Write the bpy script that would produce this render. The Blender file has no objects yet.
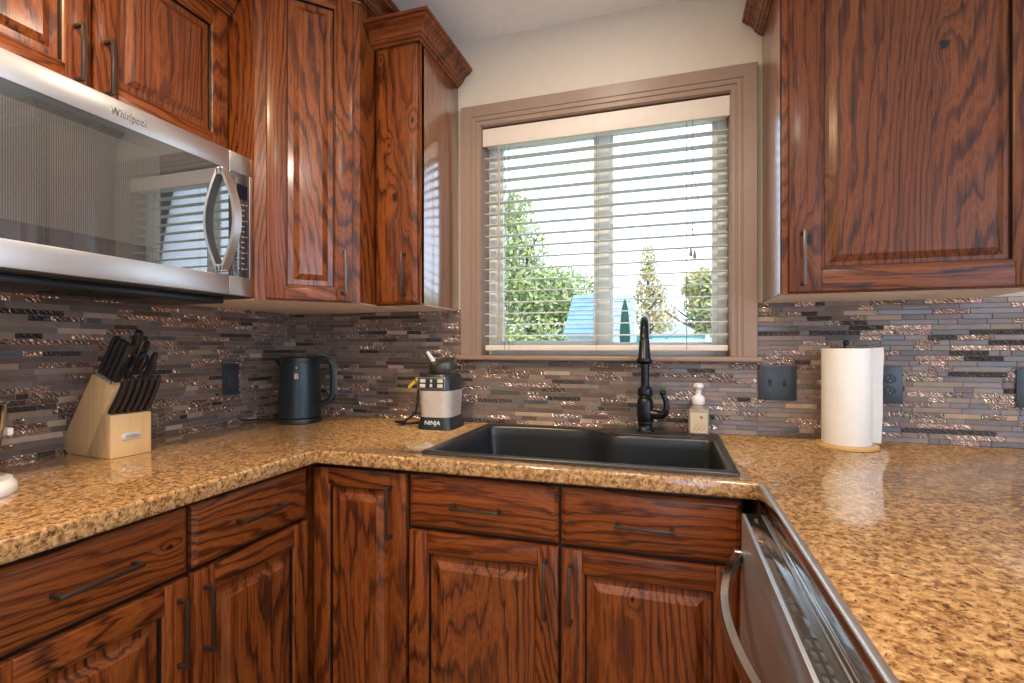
import bpy, bmesh, math, random
from mathutils import Vector, Matrix, noise as mnoise
random.seed(7)
S = bpy.context.scene
COL = S.collection
PI = math.pi

# ------------------------------------------------------------ camera, sky, lamps, exposure
cam_d = bpy.data.cameras.new('camera')
cam = bpy.data.objects.new('camera', cam_d); COL.objects.link(cam)
cam.location = (1.6687, -1.9143, 1.2192)
cam.rotation_euler = (PI/2, 0, 0.3081)
cam_d.sensor_width = 36.0
cam_d.lens = 500.87/1024*36.0
cam_d.shift_y = 5.88/1024
cam_d.clip_start = 0.02
S.camera = cam

S.view_settings.view_transform = 'Standard'
S.view_settings.look = 'None'
S.view_settings.exposure = 0.30
S.view_settings.gamma = 1.0
S.view_settings.use_curve_mapping = False

world = bpy.data.worlds.new('overcast_sky'); S.world = world
world.use_nodes = True
bg = world.node_tree.nodes['Background']
bg.inputs['Color'].default_value = (0.68, 0.80, 1.0, 1)
SKY = 2.9
bg.inputs['Strength'].default_value = SKY

WARM = (1.0, 0.72, 0.40)
CANS = [(0.90, -1.62, 27, WARM), (1.42, -0.62, 3, (1.0, .84, .66)), (2.02, -2.05, 18, (1.0, 0.88, 0.74)), (1.25, -3.3, 6, (1.0, 0.84, 0.66))]  # third lamp added to brighten the left drawers, fourth added as room fill

# ------------------------------------------------------------ mesh helpers
class MB:
    def __init__(s): s.bm = bmesh.new()
    def _merge(s, b, m=None, mat=None):
        if m is not None:
            for f in b.faces: f.material_index = m
        if mat is not None: bmesh.ops.transform(b, matrix=mat, verts=b.verts)
        me = bpy.data.meshes.new('t'); b.to_mesh(me); b.free()
        s.bm.from_mesh(me); bpy.data.meshes.remove(me)
    def box(s, a, b, m=0, bev=0.0, seg=2, mat=None):
        t = bmesh.new()
        bmesh.ops.create_cube(t, size=1.0)
        for v in t.verts:
            v.co = Vector([(a[i]+b[i])/2 + v.co[i]*(b[i]-a[i]) for i in range(3)])
        if bev > 0:
            bmesh.ops.bevel(t, geom=list(t.edges), offset=bev, segments=seg, profile=0.5, affect='EDGES')
        s._merge(t, m, mat); return s
    def prism(s, pts, axis, a0, a1, m=0, bev=0.0, seg=2, mat=None):
        t = bmesh.new()
        def mk(p, a):
            if axis == 'x': return (a, p[0], p[1])
            if axis == 'y': return (p[0], a, p[1])
            return (p[0], p[1], a)
        A = [t.verts.new(mk(p, a0)) for p in pts]; B = [t.verts.new(mk(p, a1)) for p in pts]
        n = len(pts)
        t.faces.new(A[::-1]); t.faces.new(B)
        for i in range(n): t.faces.new((A[i], A[(i+1) % n], B[(i+1) % n], B[i]))
        bmesh.ops.recalc_face_normals(t, faces=t.faces)
        if bev > 0:
            bmesh.ops.bevel(t, geom=list(t.edges), offset=bev, segments=seg, profile=0.5, affect='EDGES')
        s._merge(t, m, mat); return s
    def lathe(s, prof, c=(0, 0, 0), n=32, m=0, mat=None, sx=1.0, sy=1.0, shape=None):
        t = bmesh.new(); R = []
        for r, z in prof:
            if r < 1e-6: R.append([t.verts.new((c[0], c[1], c[2]+z))])
            else:
                ring = []
                for i in range(n):
                    a = 2*PI*i/n; k = shape(a) if shape else 1.0
                    ring.append(t.verts.new((c[0]+r*k*sx*math.cos(a), c[1]+r*k*sy*math.sin(a), c[2]+z)))
                R.append(ring)
        for p, q in zip(R[:-1], R[1:]):
            if len(p) == 1 and len(q) == 1: continue
            for i in range(n):
                j = (i+1) % n
                if len(p) == 1: t.faces.new((p[0], q[j], q[i]))
                elif len(q) == 1: t.faces.new((p[i], p[j], q[0]))
                else: t.faces.new((p[i], p[j], q[j], q[i]))
        if len(R[0]) > 1: t.faces.new(R[0][::-1])
        if len(R[-1]) > 1: t.faces.new(R[-1])
        bmesh.ops.recalc_face_normals(t, faces=t.faces)
        s._merge(t, m, mat); return s
    def tube(s, pts, r, n=10, m=0, sect=None, up=None, mat=None, closed=False):
        """sweep a circle (or the section sect) along pts; r a number or one per point"""
        t = bmesh.new(); P = [Vector(p) for p in pts]; k = len(P)
        rs = r if isinstance(r, (list, tuple)) else [r]*k
        if sect is None: sect = [(math.cos(2*PI*i/n), math.sin(2*PI*i/n)) for i in range(n)]
        nn = len(sect); rings = []; u = None
        for i in range(k):
            d = (P[min(i+1, k-1)] - P[max(i-1, 0)]).normalized()
            if u is None:
                u = Vector(up) if up else (Vector((0, 0, 1)) if abs(d.z) < .9 else Vector((0, 1, 0)))
            u = (u - d*u.dot(d)).normalized(); w = d.cross(u)
            rings.append([t.verts.new(P[i] + (u*b + w*a)*rs[i]) for a, b in sect])
        for A, B in zip(rings[:-1], rings[1:]):
            for i in range(nn): t.faces.new((A[i], A[(i+1) % nn], B[(i+1) % nn], B[i]))
        if closed:
            A, B = rings[-1], rings[0]
            for i in range(nn): t.faces.new((A[i], A[(i+1) % nn], B[(i+1) % nn], B[i]))
        else:
            t.faces.new(rings[0][::-1]); t.faces.new(rings[-1])
        bmesh.ops.recalc_face_normals(t, faces=t.faces)
        s._merge(t, m, mat); return s
    def loft(s, loops, m=0, cap0=False, cap1=False, closed=True):
        t = bmesh.new(); R = [[t.verts.new(p) for p in L] for L in loops]; n = len(R[0])
        for A, B in zip(R[:-1], R[1:]):
            for i in range(n if closed else n-1): t.faces.new((A[i], A[(i+1) % n], B[(i+1) % n], B[i]))
        if cap0: t.faces.new(R[0][::-1])
        if cap1: t.faces.new(R[-1])
        bmesh.ops.recalc_face_normals(t, faces=t.faces)
        s._merge(t, m); return s
    def quad(s, a, b, c, d, m=0):
        f = s.bm.faces.new([s.bm.verts.new(p) for p in (a, b, c, d)]); f.material_index = m; return s
    def build(s, name, mats, parent=None, smooth=35):
        me = bpy.data.meshes.new(name); s.bm.to_mesh(me); s.bm.free()
        for x in (mats if isinstance(mats, (list, tuple)) else [mats]): me.materials.append(x)
        if smooth:
            for p in me.polygons: p.use_smooth = True
            me.set_sharp_from_angle(angle=math.radians(smooth))
        o = bpy.data.objects.new(name, me); COL.objects.link(o)
        if parent: o.parent = parent
        if name in SPLIT: split_loose(o)
        return o

def split_loose(o):
    """one object for every separate piece of the mesh"""
    bm = bmesh.new(); bm.from_mesh(o.data); bm.verts.ensure_lookup_table(); seen = set(); groups = []
    for v in bm.verts:
        if v.index in seen: continue
        st = [v]; seen.add(v.index); g = []
        while st:
            q = st.pop(); g.append(q.index)
            for e in q.link_edges:
                w_ = e.other_vert(q)
                if w_.index not in seen: seen.add(w_.index); st.append(w_)
        groups.append(set(g))
    if len(groups) < 2: bm.free(); return o
    nm = o.name.split('.')[0]
    for k_, g in enumerate(groups):
        b2 = bm.copy(); b2.verts.ensure_lookup_table()
        bmesh.ops.delete(b2, geom=[v for v in b2.verts if v.index not in g], context='VERTS')
        me = o.data.copy(); b2.to_mesh(me); b2.free()
        if k_ == 0: keep = me
        else:
            d = bpy.data.objects.new(nm, me); COL.objects.link(d); d.parent = o.parent
            d.matrix_local = o.matrix_local
    o.data = keep; bm.free(); return o
SPLIT = {'ring', 'button', 'rivet', 'slot', 'screw', 'keypad_mark', 'ladder_string', 'panel_mark'}
def tag(o, label=None, cat=None, group=None, kind=None):
    if label: o['label'] = label
    if cat: o['category'] = cat
    if group: o['group'] = group
    if kind: o['kind'] = kind
    return o
def thing(name, label, cat, loc=(0, 0, 0), rz=0.0, group=None, rot=None):
    o = bpy.data.objects.new(name, None); COL.objects.link(o)
    o.empty_display_size = .05
    o.location = loc; o.rotation_euler = rot if rot else (0, 0, rz)
    return tag(o, label, cat, group)
def copy_thing(root, loc, rot, label):
    r = root.copy(); COL.objects.link(r); r.location = loc; r.rotation_euler = rot; r['label'] = label
    for ch in list(root.children):
        c = ch.copy(); COL.objects.link(c); c.parent = r
        for g in ch.children:
            d = g.copy(); COL.objects.link(d); d.parent = c
    return r
def struct(o): o['kind'] = 'structure'; return o
def text(name, body, size, m, loc, rot, parent=None, depth=.0006, align='CENTER', sx=1.0):
    cu = bpy.data.curves.new(name, 'FONT'); cu.body = body; cu.size = size; cu.extrude = depth
    cu.align_x = align; cu.align_y = 'CENTER'
    tmp = bpy.data.objects.new('tmp', cu); COL.objects.link(tmp)
    me = bpy.data.meshes.new_from_object(tmp.evaluated_get(bpy.context.evaluated_depsgraph_get()))
    bpy.data.objects.remove(tmp); bpy.data.curves.remove(cu)
    me.name = name; me.materials.clear(); me.materials.append(m)
    o = bpy.data.objects.new(name, me); COL.objects.link(o)
    o.location = loc; o.rotation_euler = rot; o.scale = (sx, 1, 1)
    if parent: o.parent = parent
    return o

# ------------------------------------------------------------ materials
def newmat(name):
    m = bpy.data.materials.new(name); m.use_nodes = True
    nt = m.node_tree; return m, nt, nt.nodes['Principled BSDF']
def N(nt, t, **k):
    n = nt.nodes.new(t)
    for a, b in k.items():
        if a == 'op': n.operation = b
        else: setattr(n, a, b)
    return n
def lk(nt, a, b): nt.links.new(a, b)
def setp(b, **k):
    nm = dict(col='Base Color', met='Metallic', rough='Roughness', coat='Coat Weight', crough='Coat Roughness', cior='Coat IOR',
              ior='IOR', spec='Specular IOR Level', trans='Transmission Weight', sss='Subsurface Weight', emis='Emission Color', es='Emission Strength', alpha='Alpha', aniso='Anisotropic')
    for a, v in k.items():
        if a in ('col', 'emis') and len(v) == 3: v = (*v, 1)
        b.inputs[nm[a]].default_value = v
def plain(name, col, rough=.5, var=.06, scale=30, bump=0.0, bscale=200, **k):
    m, nt, b = newmat(name)
    setp(b, col=col, rough=rough, **k)
    tc = N(nt, 'ShaderNodeTexCoord'); nz = N(nt, 'ShaderNodeTexNoise')
    nz.inputs['Scale'].default_value = scale; nz.inputs['Detail'].default_value = 3
    lk(nt, tc.outputs['Object'], nz.inputs['Vector'])
    r = N(nt, 'ShaderNodeValToRGB')
    r.color_ramp.elements[0].position = .3; r.color_ramp.elements[1].position = .7
    r.color_ramp.elements[0].color = (*[max(0, c*(1-var)) for c in col], 1)
    r.color_ramp.elements[1].color = (*[min(1, c*(1+var)) for c in col], 1)
    lk(nt, nz.outputs['Fac'], r.inputs['Fac']); lk(nt, r.outputs['Color'], b.inputs['Base Color'])
    if bump > 0:
        n2 = N(nt, 'ShaderNodeTexNoise'); n2.inputs['Scale'].default_value = bscale; n2.inputs['Detail'].default_value = 4
        lk(nt, tc.outputs['Object'], n2.inputs['Vector'])
        bp = N(nt, 'ShaderNodeBump'); bp.inputs['Strength'].default_value = bump; bp.inputs['Distance'].default_value = .002
        lk(nt, n2.outputs['Fac'], bp.inputs['Height']); lk(nt, bp.outputs['Normal'], b.inputs['Normal'])
    return m
def math_n(nt, op, a, b=None, c=None):
    n = N(nt, 'ShaderNodeMath', op=op)
    for i, v in enumerate((a, b, c)):
        if v is None: continue
        if isinstance(v, (int, float)): n.inputs[i].default_value = v
        else: lk(nt, v, n.inputs[i])
    return n.outputs[0]

def wood(name, horizontal=False, knots=(), light=(0.255, 0.068, 0.0120), mid=(0.100, 0.0215, 0.0044), dark=(0.0085, 0.0034, 0.0020),
         rings=30.0, rough=.42, coat=.28, cior=1.5, crough=.2, rscale=2.7, bump=.3, straight=26.0, contrast=1.0):
    """stained open-grained wood: annual rings cut into cathedrals, fine straight lines and dark pores along the grain"""
    m, nt, b = newmat(name)
    tc = N(nt, 'ShaderNodeTexCoord'); oi = N(nt, 'ShaderNodeObjectInfo')
    sep = N(nt, 'ShaderNodeSeparateXYZ'); lk(nt, tc.outputs['Object'], sep.inputs[0])
    x, y, z = sep.outputs
    across, along = (z, x) if horizontal else (x, z)
    off = math_n(nt, 'MULTIPLY', oi.outputs['Random'], 37.0)
    def vec(sa, sl):
        c = N(nt, 'ShaderNodeCombineXYZ')
        lk(nt, math_n(nt, 'MULTIPLY', across, sa), c.inputs[0]); lk(nt, math_n(nt, 'ADD', math_n(nt, 'MULTIPLY', y, sa), off), c.inputs[1])
        lk(nt, math_n(nt, 'ADD', math_n(nt, 'MULTIPLY', along, sl), off), c.inputs[2]); return c.outputs[0]
    def noi(v, s, d=2.0, r=.5, dist=0.0):
        n = N(nt, 'ShaderNodeTexNoise'); n.inputs['Scale'].default_value = s; n.inputs['Detail'].default_value = d
        n.inputs['Roughness'].default_value = r; n.inputs['Distortion'].default_value = dist
        lk(nt, v, n.inputs['Vector']); return n.outputs['Fac']
    def sstep(v, lo, hi, a=0.0, b_=1.0):
        n = N(nt, 'ShaderNodeMapRange'); n.interpolation_type = 'SMOOTHSTEP'
        n.inputs['From Min'].default_value = lo; n.inputs['From Max'].default_value = hi
        n.inputs['To Min'].default_value = a; n.inputs['To Max'].default_value = b_
        lk(nt, v, n.inputs['Value']); return n.outputs[0]
    base = noi(vec(1.0, .20), rscale, 1.0, .4, .15)
    val = math_n(nt, 'ADD', math_n(nt, 'MULTIPLY', base, rings), math_n(nt, 'MULTIPLY', across, straight))
    val = math_n(nt, 'ADD', val, math_n(nt, 'MULTIPLY', noi(vec(1.0, .14), 30, 3, .6), 2.1))
    kmask = None
    for kx, kz, ks in knots:
        dx = math_n(nt, 'SUBTRACT', x, kx); dz = math_n(nt, 'SUBTRACT', z, kz)
        dl = math_n(nt, 'MULTIPLY', dz, .55) if not horizontal else dz
        da = dx if not horizontal else math_n(nt, 'MULTIPLY', dx, .55)
        r2 = math_n(nt, 'ADD', math_n(nt, 'MULTIPLY', da, da), math_n(nt, 'MULTIPLY', dl, dl))
        r = math_n(nt, 'SQRT', r2)
        rw = math_n(nt, 'ADD', r, math_n(nt, 'MULTIPLY', math_n(nt, 'SUBTRACT', noi(vec(1.0, 1.0), 75, 4, .7), .5), ks*2.2))
        g = math_n(nt, 'EXPONENT', math_n(nt, 'DIVIDE', math_n(nt, 'MULTIPLY', r2, -1.0), (ks*3.0)**2))
        val = math_n(nt, 'ADD', val, math_n(nt, 'MULTIPLY', g, 1.6))
        k1 = sstep(rw, ks*.35, ks*1.0, 1.0, 0.0)
        kmask = k1 if kmask is None else math_n(nt, 'MAXIMUM', kmask, k1)
    def lines(v, p):   # soft-edged dark line once per ring
        sn = math_n(nt, 'SINE', math_n(nt, 'MULTIPLY', v, 6.2832))
        return math_n(nt, 'POWER', math_n(nt, 'ADD', math_n(nt, 'MULTIPLY', sn, .5), .5), p)
    l1 = lines(val, 3.6)
    l2 = lines(math_n(nt, 'MULTIPLY', val, 3.17), 1.6)
    fine = noi(vec(1.0, .010), 270, 2, .65)
    streak = noi(vec(1.0, .045), 34, 3, .6)
    broad = noi(vec(1.0, .10), 7, 2, .5)
    pore = sstep(fine, .47, .66)
    amp = sstep(broad, .35, .65, .55, 1.0)
    d = math_n(nt, 'MULTIPLY', math_n(nt, 'MULTIPLY', l1, amp), .60*contrast)
    d = math_n(nt, 'ADD', d, math_n(nt, 'MULTIPLY', l2, .17*contrast))
    d = math_n(nt, 'MULTIPLY', d, math_n(nt, 'ADD', .74, math_n(nt, 'MULTIPLY', pore, .36)))
    d = math_n(nt, 'ADD', d, math_n(nt, 'MULTIPLY', pore, .15*contrast))
    t = math_n(nt, 'SUBTRACT', math_n(nt, 'ADD', .68, math_n(nt, 'MULTIPLY', streak, .40)), d)
    t = math_n(nt, 'ADD', t, math_n(nt, 'MULTIPLY', math_n(nt, 'SUBTRACT', broad, .5), .35))
    ramp = N(nt, 'ShaderNodeValToRGB'); cr = ramp.color_ramp
    cr.elements[0].position = .10; cr.elements[0].color = (*dark, 1)
    cr.elements[1].position = .98; cr.elements[1].color = (*light, 1)
    e = cr.elements.new(.56); e.color = (*mid, 1)
    lk(nt, t, ramp.inputs['Fac'])
    out = ramp.outputs['Color']
    if kmask is not None:
        mx = N(nt, 'ShaderNodeMix', data_type='RGBA'); lk(nt, kmask, mx.inputs['Factor']); lk(nt, out, mx.inputs['A'])
        mx.inputs['B'].default_value = (.008, .005, .004, 1); out = mx.outputs['Result']
    lk(nt, out, b.inputs['Base Color'])
    setp(b, rough=rough, coat=coat, crough=crough, cior=cior, spec=.28)
    h = math_n(nt, 'ADD', math_n(nt, 'MULTIPLY', t, .6), math_n(nt, 'MULTIPLY', pore, -.25))
    if kmask is not None: h = math_n(nt, 'SUBTRACT', h, math_n(nt, 'MULTIPLY', kmask, 2.0))
    bp = N(nt, 'ShaderNodeBump'); bp.inputs['Strength'].default_value = bump; bp.inputs['Distance'].default_value = .0008
    lk(nt, h, bp.inputs['Height']); lk(nt, bp.outputs['Normal'], b.inputs['Normal'])
    bp2 = N(nt, 'ShaderNodeBump'); bp2.inputs['Strength'].default_value = bump*.35; bp2.inputs['Distance'].default_value = .0008
    lk(nt, h, bp2.inputs['Height']); lk(nt, bp2.outputs['Normal'], b.inputs['Coat Normal'])
    return m

WV = wood('stained_wood_upright')
WH = wood('stained_wood_level', True)
WP = wood('stained_wood_panel', coat=.6, crough=.15, cior=1.6, bump=.16)
GLAZE_SHADE = plain('dark_glaze_and_gap_shade', (.014, .0055, .003), .4, scale=60)  # antiquing glaze in panel grooves; painted gap shade on the base carcass fronts
WSIDE = wood('stained_wood_side', rings=9, rough=.3, coat=1.0, cior=3.0, crough=.13, bump=.10, contrast=.6)
WSIDE2 = wood('stained_wood_side_satin', rings=9, rough=.3, coat=1.0, cior=2.6, crough=.24, bump=.10, contrast=.6)
KTALL = wood('stained_wood_upright_two_knots', knots=((.246, 1.92, .011), (.262, 1.40, .006)))
KNAR = wood('stained_wood_upright_knotty', knots=((.088, 1.753, .014), (.064, 1.94, .006), (.157, 2.02, .007), (.03, 2.25, .004)))
KRIGHT = wood('stained_wood_panel_knotty_shaded', knots=((.372, 2.00, .012), (.10, 1.66, .007)), light=(.185, .052, .0110), mid=(.078, .0185, .0046), coat=.15, rough=.45)  # right cabinet: same stain as the others, its dimmer light put into the colour
KSTILE = wood('stained_wood_stile_knotty_shaded', knots=((.065, 1.52, .013),), light=(.185, .052, .0110), mid=(.078, .0185, .0046), coat=.15, rough=.45)
KRAIL = wood('stained_wood_rail_shaded', True, light=(.195, .054, .0110), mid=(.082, .0190, .0046), coat=.15, rough=.45)  # rail copy of the common stain, darkened for the dimmer light too
KDRAW = wood('stained_wood_drawer_knotty', True, knots=((.335, .79, .006),))
KBASE = wood('stained_wood_base_panel_knotty', knots=((.62, .60, .006),))
CREAM = plain('cream_underside', (.86, .78, .68), .45)
DARKGAP = plain('dark_recess', (.012, .009, .008), .8)
BRONZE = plain('dark_bronze_metal', (.115, .095, .085), .34, met=.9, scale=80)
BLACKP = plain('black_plastic', (.012, .013, .015), .35)
WHITEP = plain('white_plastic', (.80, .79, .77), .35)

def steel(name, col=(.60, .58, .56), rough=.27, axis=0):
    m, nt, b = newmat(name); setp(b, col=col, met=1.0, rough=rough)
    tc = N(nt, 'ShaderNodeTexCoord'); mp = N(nt, 'ShaderNodeMapping')
    sc = [900, 900, 900]; sc[axis] = 6
    mp.inputs['Scale'].default_value = sc
    nz = N(nt, 'ShaderNodeTexNoise'); nz.inputs['Scale'].default_value = 1.0; nz.inputs['Detail'].default_value = 2
    lk(nt, tc.outputs['Object'], mp.inputs[0]); lk(nt, mp.outputs[0], nz.inputs['Vector'])
    r = N(nt, 'ShaderNodeMapRange'); r.inputs['To Min'].default_value = rough*.75; r.inputs['To Max'].default_value = rough*1.3
    lk(nt, nz.outputs['Fac'], r.inputs['Value']); lk(nt, r.outputs[0], b.inputs['Roughness'])
    bp = N(nt, 'ShaderNodeBump'); bp.inputs['Strength'].default_value = .02; bp.inputs['Distance'].default_value = .0005
    lk(nt, nz.outputs['Fac'], bp.inputs['Height']); lk(nt, bp.outputs['Normal'], b.inputs['Normal'])
    return m
STEEL = steel('brushed_steel', (.74, .73, .72), .36, axis=0)
STEELP = steel('polished_steel', (.66, .66, .67), .13)
BLACKG = plain('black_glass', (.012, .012, .013), .03, spec=.7, coat=1.0, crough=.01, cior=1.7)

def granite():
    m, nt, b = newmat('speckled_stone_counter')
    tc = N(nt, 'ShaderNodeTexCoord')
    def noi(s, d, r, off=0.0, dist=0.0):
        mp = N(nt, 'ShaderNodeMapping'); mp.inputs['Location'].default_value = (off, off*.7, off*1.3)
        n = N(nt, 'ShaderNodeTexNoise'); n.inputs['Scale'].default_value = s; n.inputs['Detail'].default_value = d
        n.inputs['Roughness'].default_value = r; n.inputs['Distortion'].default_value = dist
        lk(nt, tc.outputs['Object'], mp.inputs[0]); lk(nt, mp.outputs[0], n.inputs['Vector']); return n.outputs['Fac']
    base = noi(88, 4, .66, 0, .4)
    r = N(nt, 'ShaderNodeValToRGB'); c = r.color_ramp
    c.elements[0].position = .30; c.elements[0].color = (.13, .055, .020, 1)
    c.elements[1].position = .72; c.elements[1].color = (.66, .45, .23, 1)
    for p, k in ((.42, (.24, .122, .048)), (.50, (.385, .215, .088)), (.60, (.52, .31, .135))):
        e = c.elements.new(p); e.color = (*k, 1)
    lk(nt, base, r.inputs['Fac'])
    spk = noi(120, 3, .6, 5.0, .3)
    mr = N(nt, 'ShaderNodeMapRange'); mr.inputs['From Min'].default_value = .585; mr.inputs['From Max'].default_value = .65
    lk(nt, spk, mr.inputs['Value'])
    mx = N(nt, 'ShaderNodeMix', data_type='RGBA'); lk(nt, math_n(nt, 'MULTIPLY', mr.outputs[0], .85), mx.inputs['Factor'])
    lk(nt, r.outputs['Color'], mx.inputs['A']); mx.inputs['B'].default_value = (.045, .020, .010, 1)
    pale = noi(130, 3, .6, 11.0, .2)
    mr2 = N(nt, 'ShaderNodeMapRange'); mr2.inputs['From Min'].default_value = .62; mr2.inputs['From Max'].default_value = .70
    lk(nt, pale, mr2.inputs['Value'])
    mx2 = N(nt, 'ShaderNodeMix', data_type='RGBA'); lk(nt, math_n(nt, 'MULTIPLY', mr2.outputs[0], .45), mx2.inputs['Factor'])
    lk(nt, mx.outputs['Result'], mx2.inputs['A']); mx2.inputs['B'].default_value = (.74, .58, .36, 1)
    lk(nt, mx2.outputs['Result'], b.inputs['Base Color'])
    setp(b, rough=.16, coat=.8, crough=.05, cior=1.6)
    return m
GRANITE = granite()

def tilemat(name, col, rough, met=0.0, wave=0.0, coat=0.0, var=.35):
    m, nt, b = newmat(name); setp(b, met=met, rough=rough, coat=coat, crough=.08)
    g = N(nt, 'ShaderNodeNewGeometry'); tc = N(nt, 'ShaderNodeTexCoord')
    r = N(nt, 'ShaderNodeValToRGB'); c = r.color_ramp
    c.elements[0].color = (*[v*(1-var) for v in col], 1); c.elements[1].color = (*[min(1, v*(1+var)) for v in col], 1)
    lk(nt, g.outputs['Random Per Island'], r.inputs['Fac'])
    nz = N(nt, 'ShaderNodeTexNoise'); nz.inputs['Scale'].default_value = 45; nz.inputs['Detail'].default_value = 4
    lk(nt, tc.outputs['Object'], nz.inputs['Vector'])
    mx = N(nt, 'ShaderNodeMix', data_type='RGBA', blend_type='MULTIPLY'); mx.inputs['Factor'].default_value = .55
    lk(nt, r.outputs['Color'], mx.inputs['A']); lk(nt, nz.outputs['Color'], mx.inputs['B'])
    hs = N(nt, 'ShaderNodeHueSaturation'); hs.inputs['Value'].default_value = 1.35; hs.inputs['Saturation'].default_value = .9
    lk(nt, mx.outputs['Result'], hs.inputs['Color']); lk(nt, hs.outputs['Color'], b.inputs['Base Color'])
    if wave:
        n2 = N(nt, 'ShaderNodeTexWave', wave_type='BANDS', bands_direction='DIAGONAL'); n2.inputs['Scale'].default_value = 40
        n2.inputs['Distortion'].default_value = 5.0; n2.inputs['Detail'].default_value = 2; n2.inputs['Detail Scale'].default_value = 1.6
    else:
        n2 = N(nt, 'ShaderNodeTexNoise'); n2.inputs['Scale'].default_value = 130; n2.inputs['Detail'].default_value = 3.0
    ad = N(nt, 'ShaderNodeVectorMath', op='ADD'); lk(nt, tc.outputs['Object'], ad.inputs[0])
    lk(nt, g.outputs['Random Per Island'], ad.inputs[1]); lk(nt, ad.outputs[0], n2.inputs['Vector'])
    bp = N(nt, 'ShaderNodeBump'); bp.inputs['Strength'].default_value = wave if wave else .12; bp.inputs['Distance'].default_value = .004 if wave else .001
    lk(nt, n2.outputs['Fac'], bp.inputs['Height']); lk(nt, bp.outputs['Normal'], b.inputs['Normal'])
    if coat: lk(nt, bp.outputs['Normal'], b.inputs['Coat Normal'])
    return m
GROUT = plain('grout', (.26, .21, .18), .9)
TILES = [GROUT,
         tilemat('frosted_taupe_tile', (.205, .145, .115), .25),
         tilemat('rippled_copper_tile', (.60, .44, .36), .10, met=.85, wave=1.0),
         tilemat('dark_glass_tile', (.06, .045, .04), .10, wave=.8),
         tilemat('tan_stone_tile', (.36, .25, .165), .45),
         tilemat('slate_blue_glass_tile', (.11, .115, .12), .12, coat=.3),
         tilemat('brown_glass_tile', (.15, .10, .08), .15, coat=.3)]
TILE_W = [0, .40, .28, .08, .07, .035, .135]

WALLP = plain('greige_wall_paint', (.64, .57, .475), .6, bump=.15, bscale=120, var=.02)
CEILP = plain('white_ceiling_texture', (.92, .91, .88), .8, bump=.9, bscale=55, var=.02)
TAUPE = plain('taupe_trim_paint', (.30, .205, .155), .38, var=.03)
VINYL = plain('white_vinyl', (.88, .90, .87), .35, var=.02)
BLINDM, _nt, _b = newmat('white_blind_slat'); setp(_b, col=(.80, .83, .80), rough=.45)
_tl = N(_nt, 'ShaderNodeBsdfTranslucent'); _tl.inputs[0].default_value = (.70, .76, .72, 1); _ms = N(_nt, 'ShaderNodeMixShader'); _ms.inputs[0].default_value = .30
lk(_nt, _b.outputs[0], _ms.inputs[1]); lk(_nt, _tl.outputs[0], _ms.inputs[2]); lk(_nt, _ms.outputs[0], _nt.nodes['Material Output'].inputs['Surface'])
VALM = plain('cream_valance', (.78, .70, .62), .45, var=.02)
FLOORM = wood('floor_planks', True, light=(.33, .22, .13), mid=(.22, .14, .08), dark=(.08, .05, .03), rings=6)

# ------------------------------------------------------------ room shell
CZ = 2.478
XR, YF = 3.45, -4.6
MB().box((-.14, YF-.14, -.1), (XR+.14, .14, 0)).build('floor', FLOORM); struct(bpy.data.objects['floor'])
MB().box((-.14, YF-.14, CZ), (XR+.14, .14, CZ+.1)).build('ceiling', CEILP); struct(bpy.data.objects['ceiling'])
MB().box((-.14, YF-.14, 0), (0, .14, CZ)).build('wall_left', WALLP); struct(bpy.data.objects['wall_left'])
WX0, WX1, WZ0, WZ1 = .932, 1.866, 1.187, 2.116
w = MB()
w.box((0, 0, 0), (WX0-.012, .14, CZ)).box((WX1+.012, 0, 0), (XR, .14, CZ)).box((WX0-.012, 0, 0), (WX1+.012, .14, WZ0-.02)).box((WX0-.012, 0, WZ1+.012), (WX1+.012, .14, CZ))
wall_back = struct(w.build('wall_back', WALLP))
# right-hand wall with a wide window, rear wall with a patio opening: both give the room its daylight
w = MB()
w.box((XR, YF-.14, 0), (XR+.14, -4.0, CZ)).box((XR, -.75, 0), (XR+.14, .14, CZ)).box((XR, -4.0, 0), (XR+.14, -.75, .70)).box((XR, -4.0, 2.36), (XR+.14, -.75, CZ))
struct(w.build('wall_right', WALLP))
w = MB()
w.box((0, YF-.14, 0), (1.6, YF, CZ)).box((2.9, YF-.14, 0), (XR, YF, CZ)).box((1.6, YF-.14, 2.15), (2.9, YF, CZ))
struct(w.build('wall_front', WALLP))
w = MB()
for y0, y1 in ((-4.0, -3.94), (-2.40, -2.35), (-.81, -.75)): w.box((XR+.04, y0, .70), (XR+.10, y1, 2.36))
for z0, z1 in ((.70, .76), (2.30, 2.36)): w.box((XR+.045, -4.0, z0), (XR+.095, -.75, z1))
struct(w.build('window_2', VINYL))
w = MB()
for x0, x1 in ((1.6, 1.67), (2.21, 2.29), (2.83, 2.9)): w.box((x0, YF-.10, 0), (x1, YF-.04, 2.15))
for z0, z1 in ((0, .07), (2.08, 2.15)): w.box((1.6, YF-.095, z0), (2.9, YF-.045, z1))
struct(w.build('door_1', VINYL))

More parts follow.
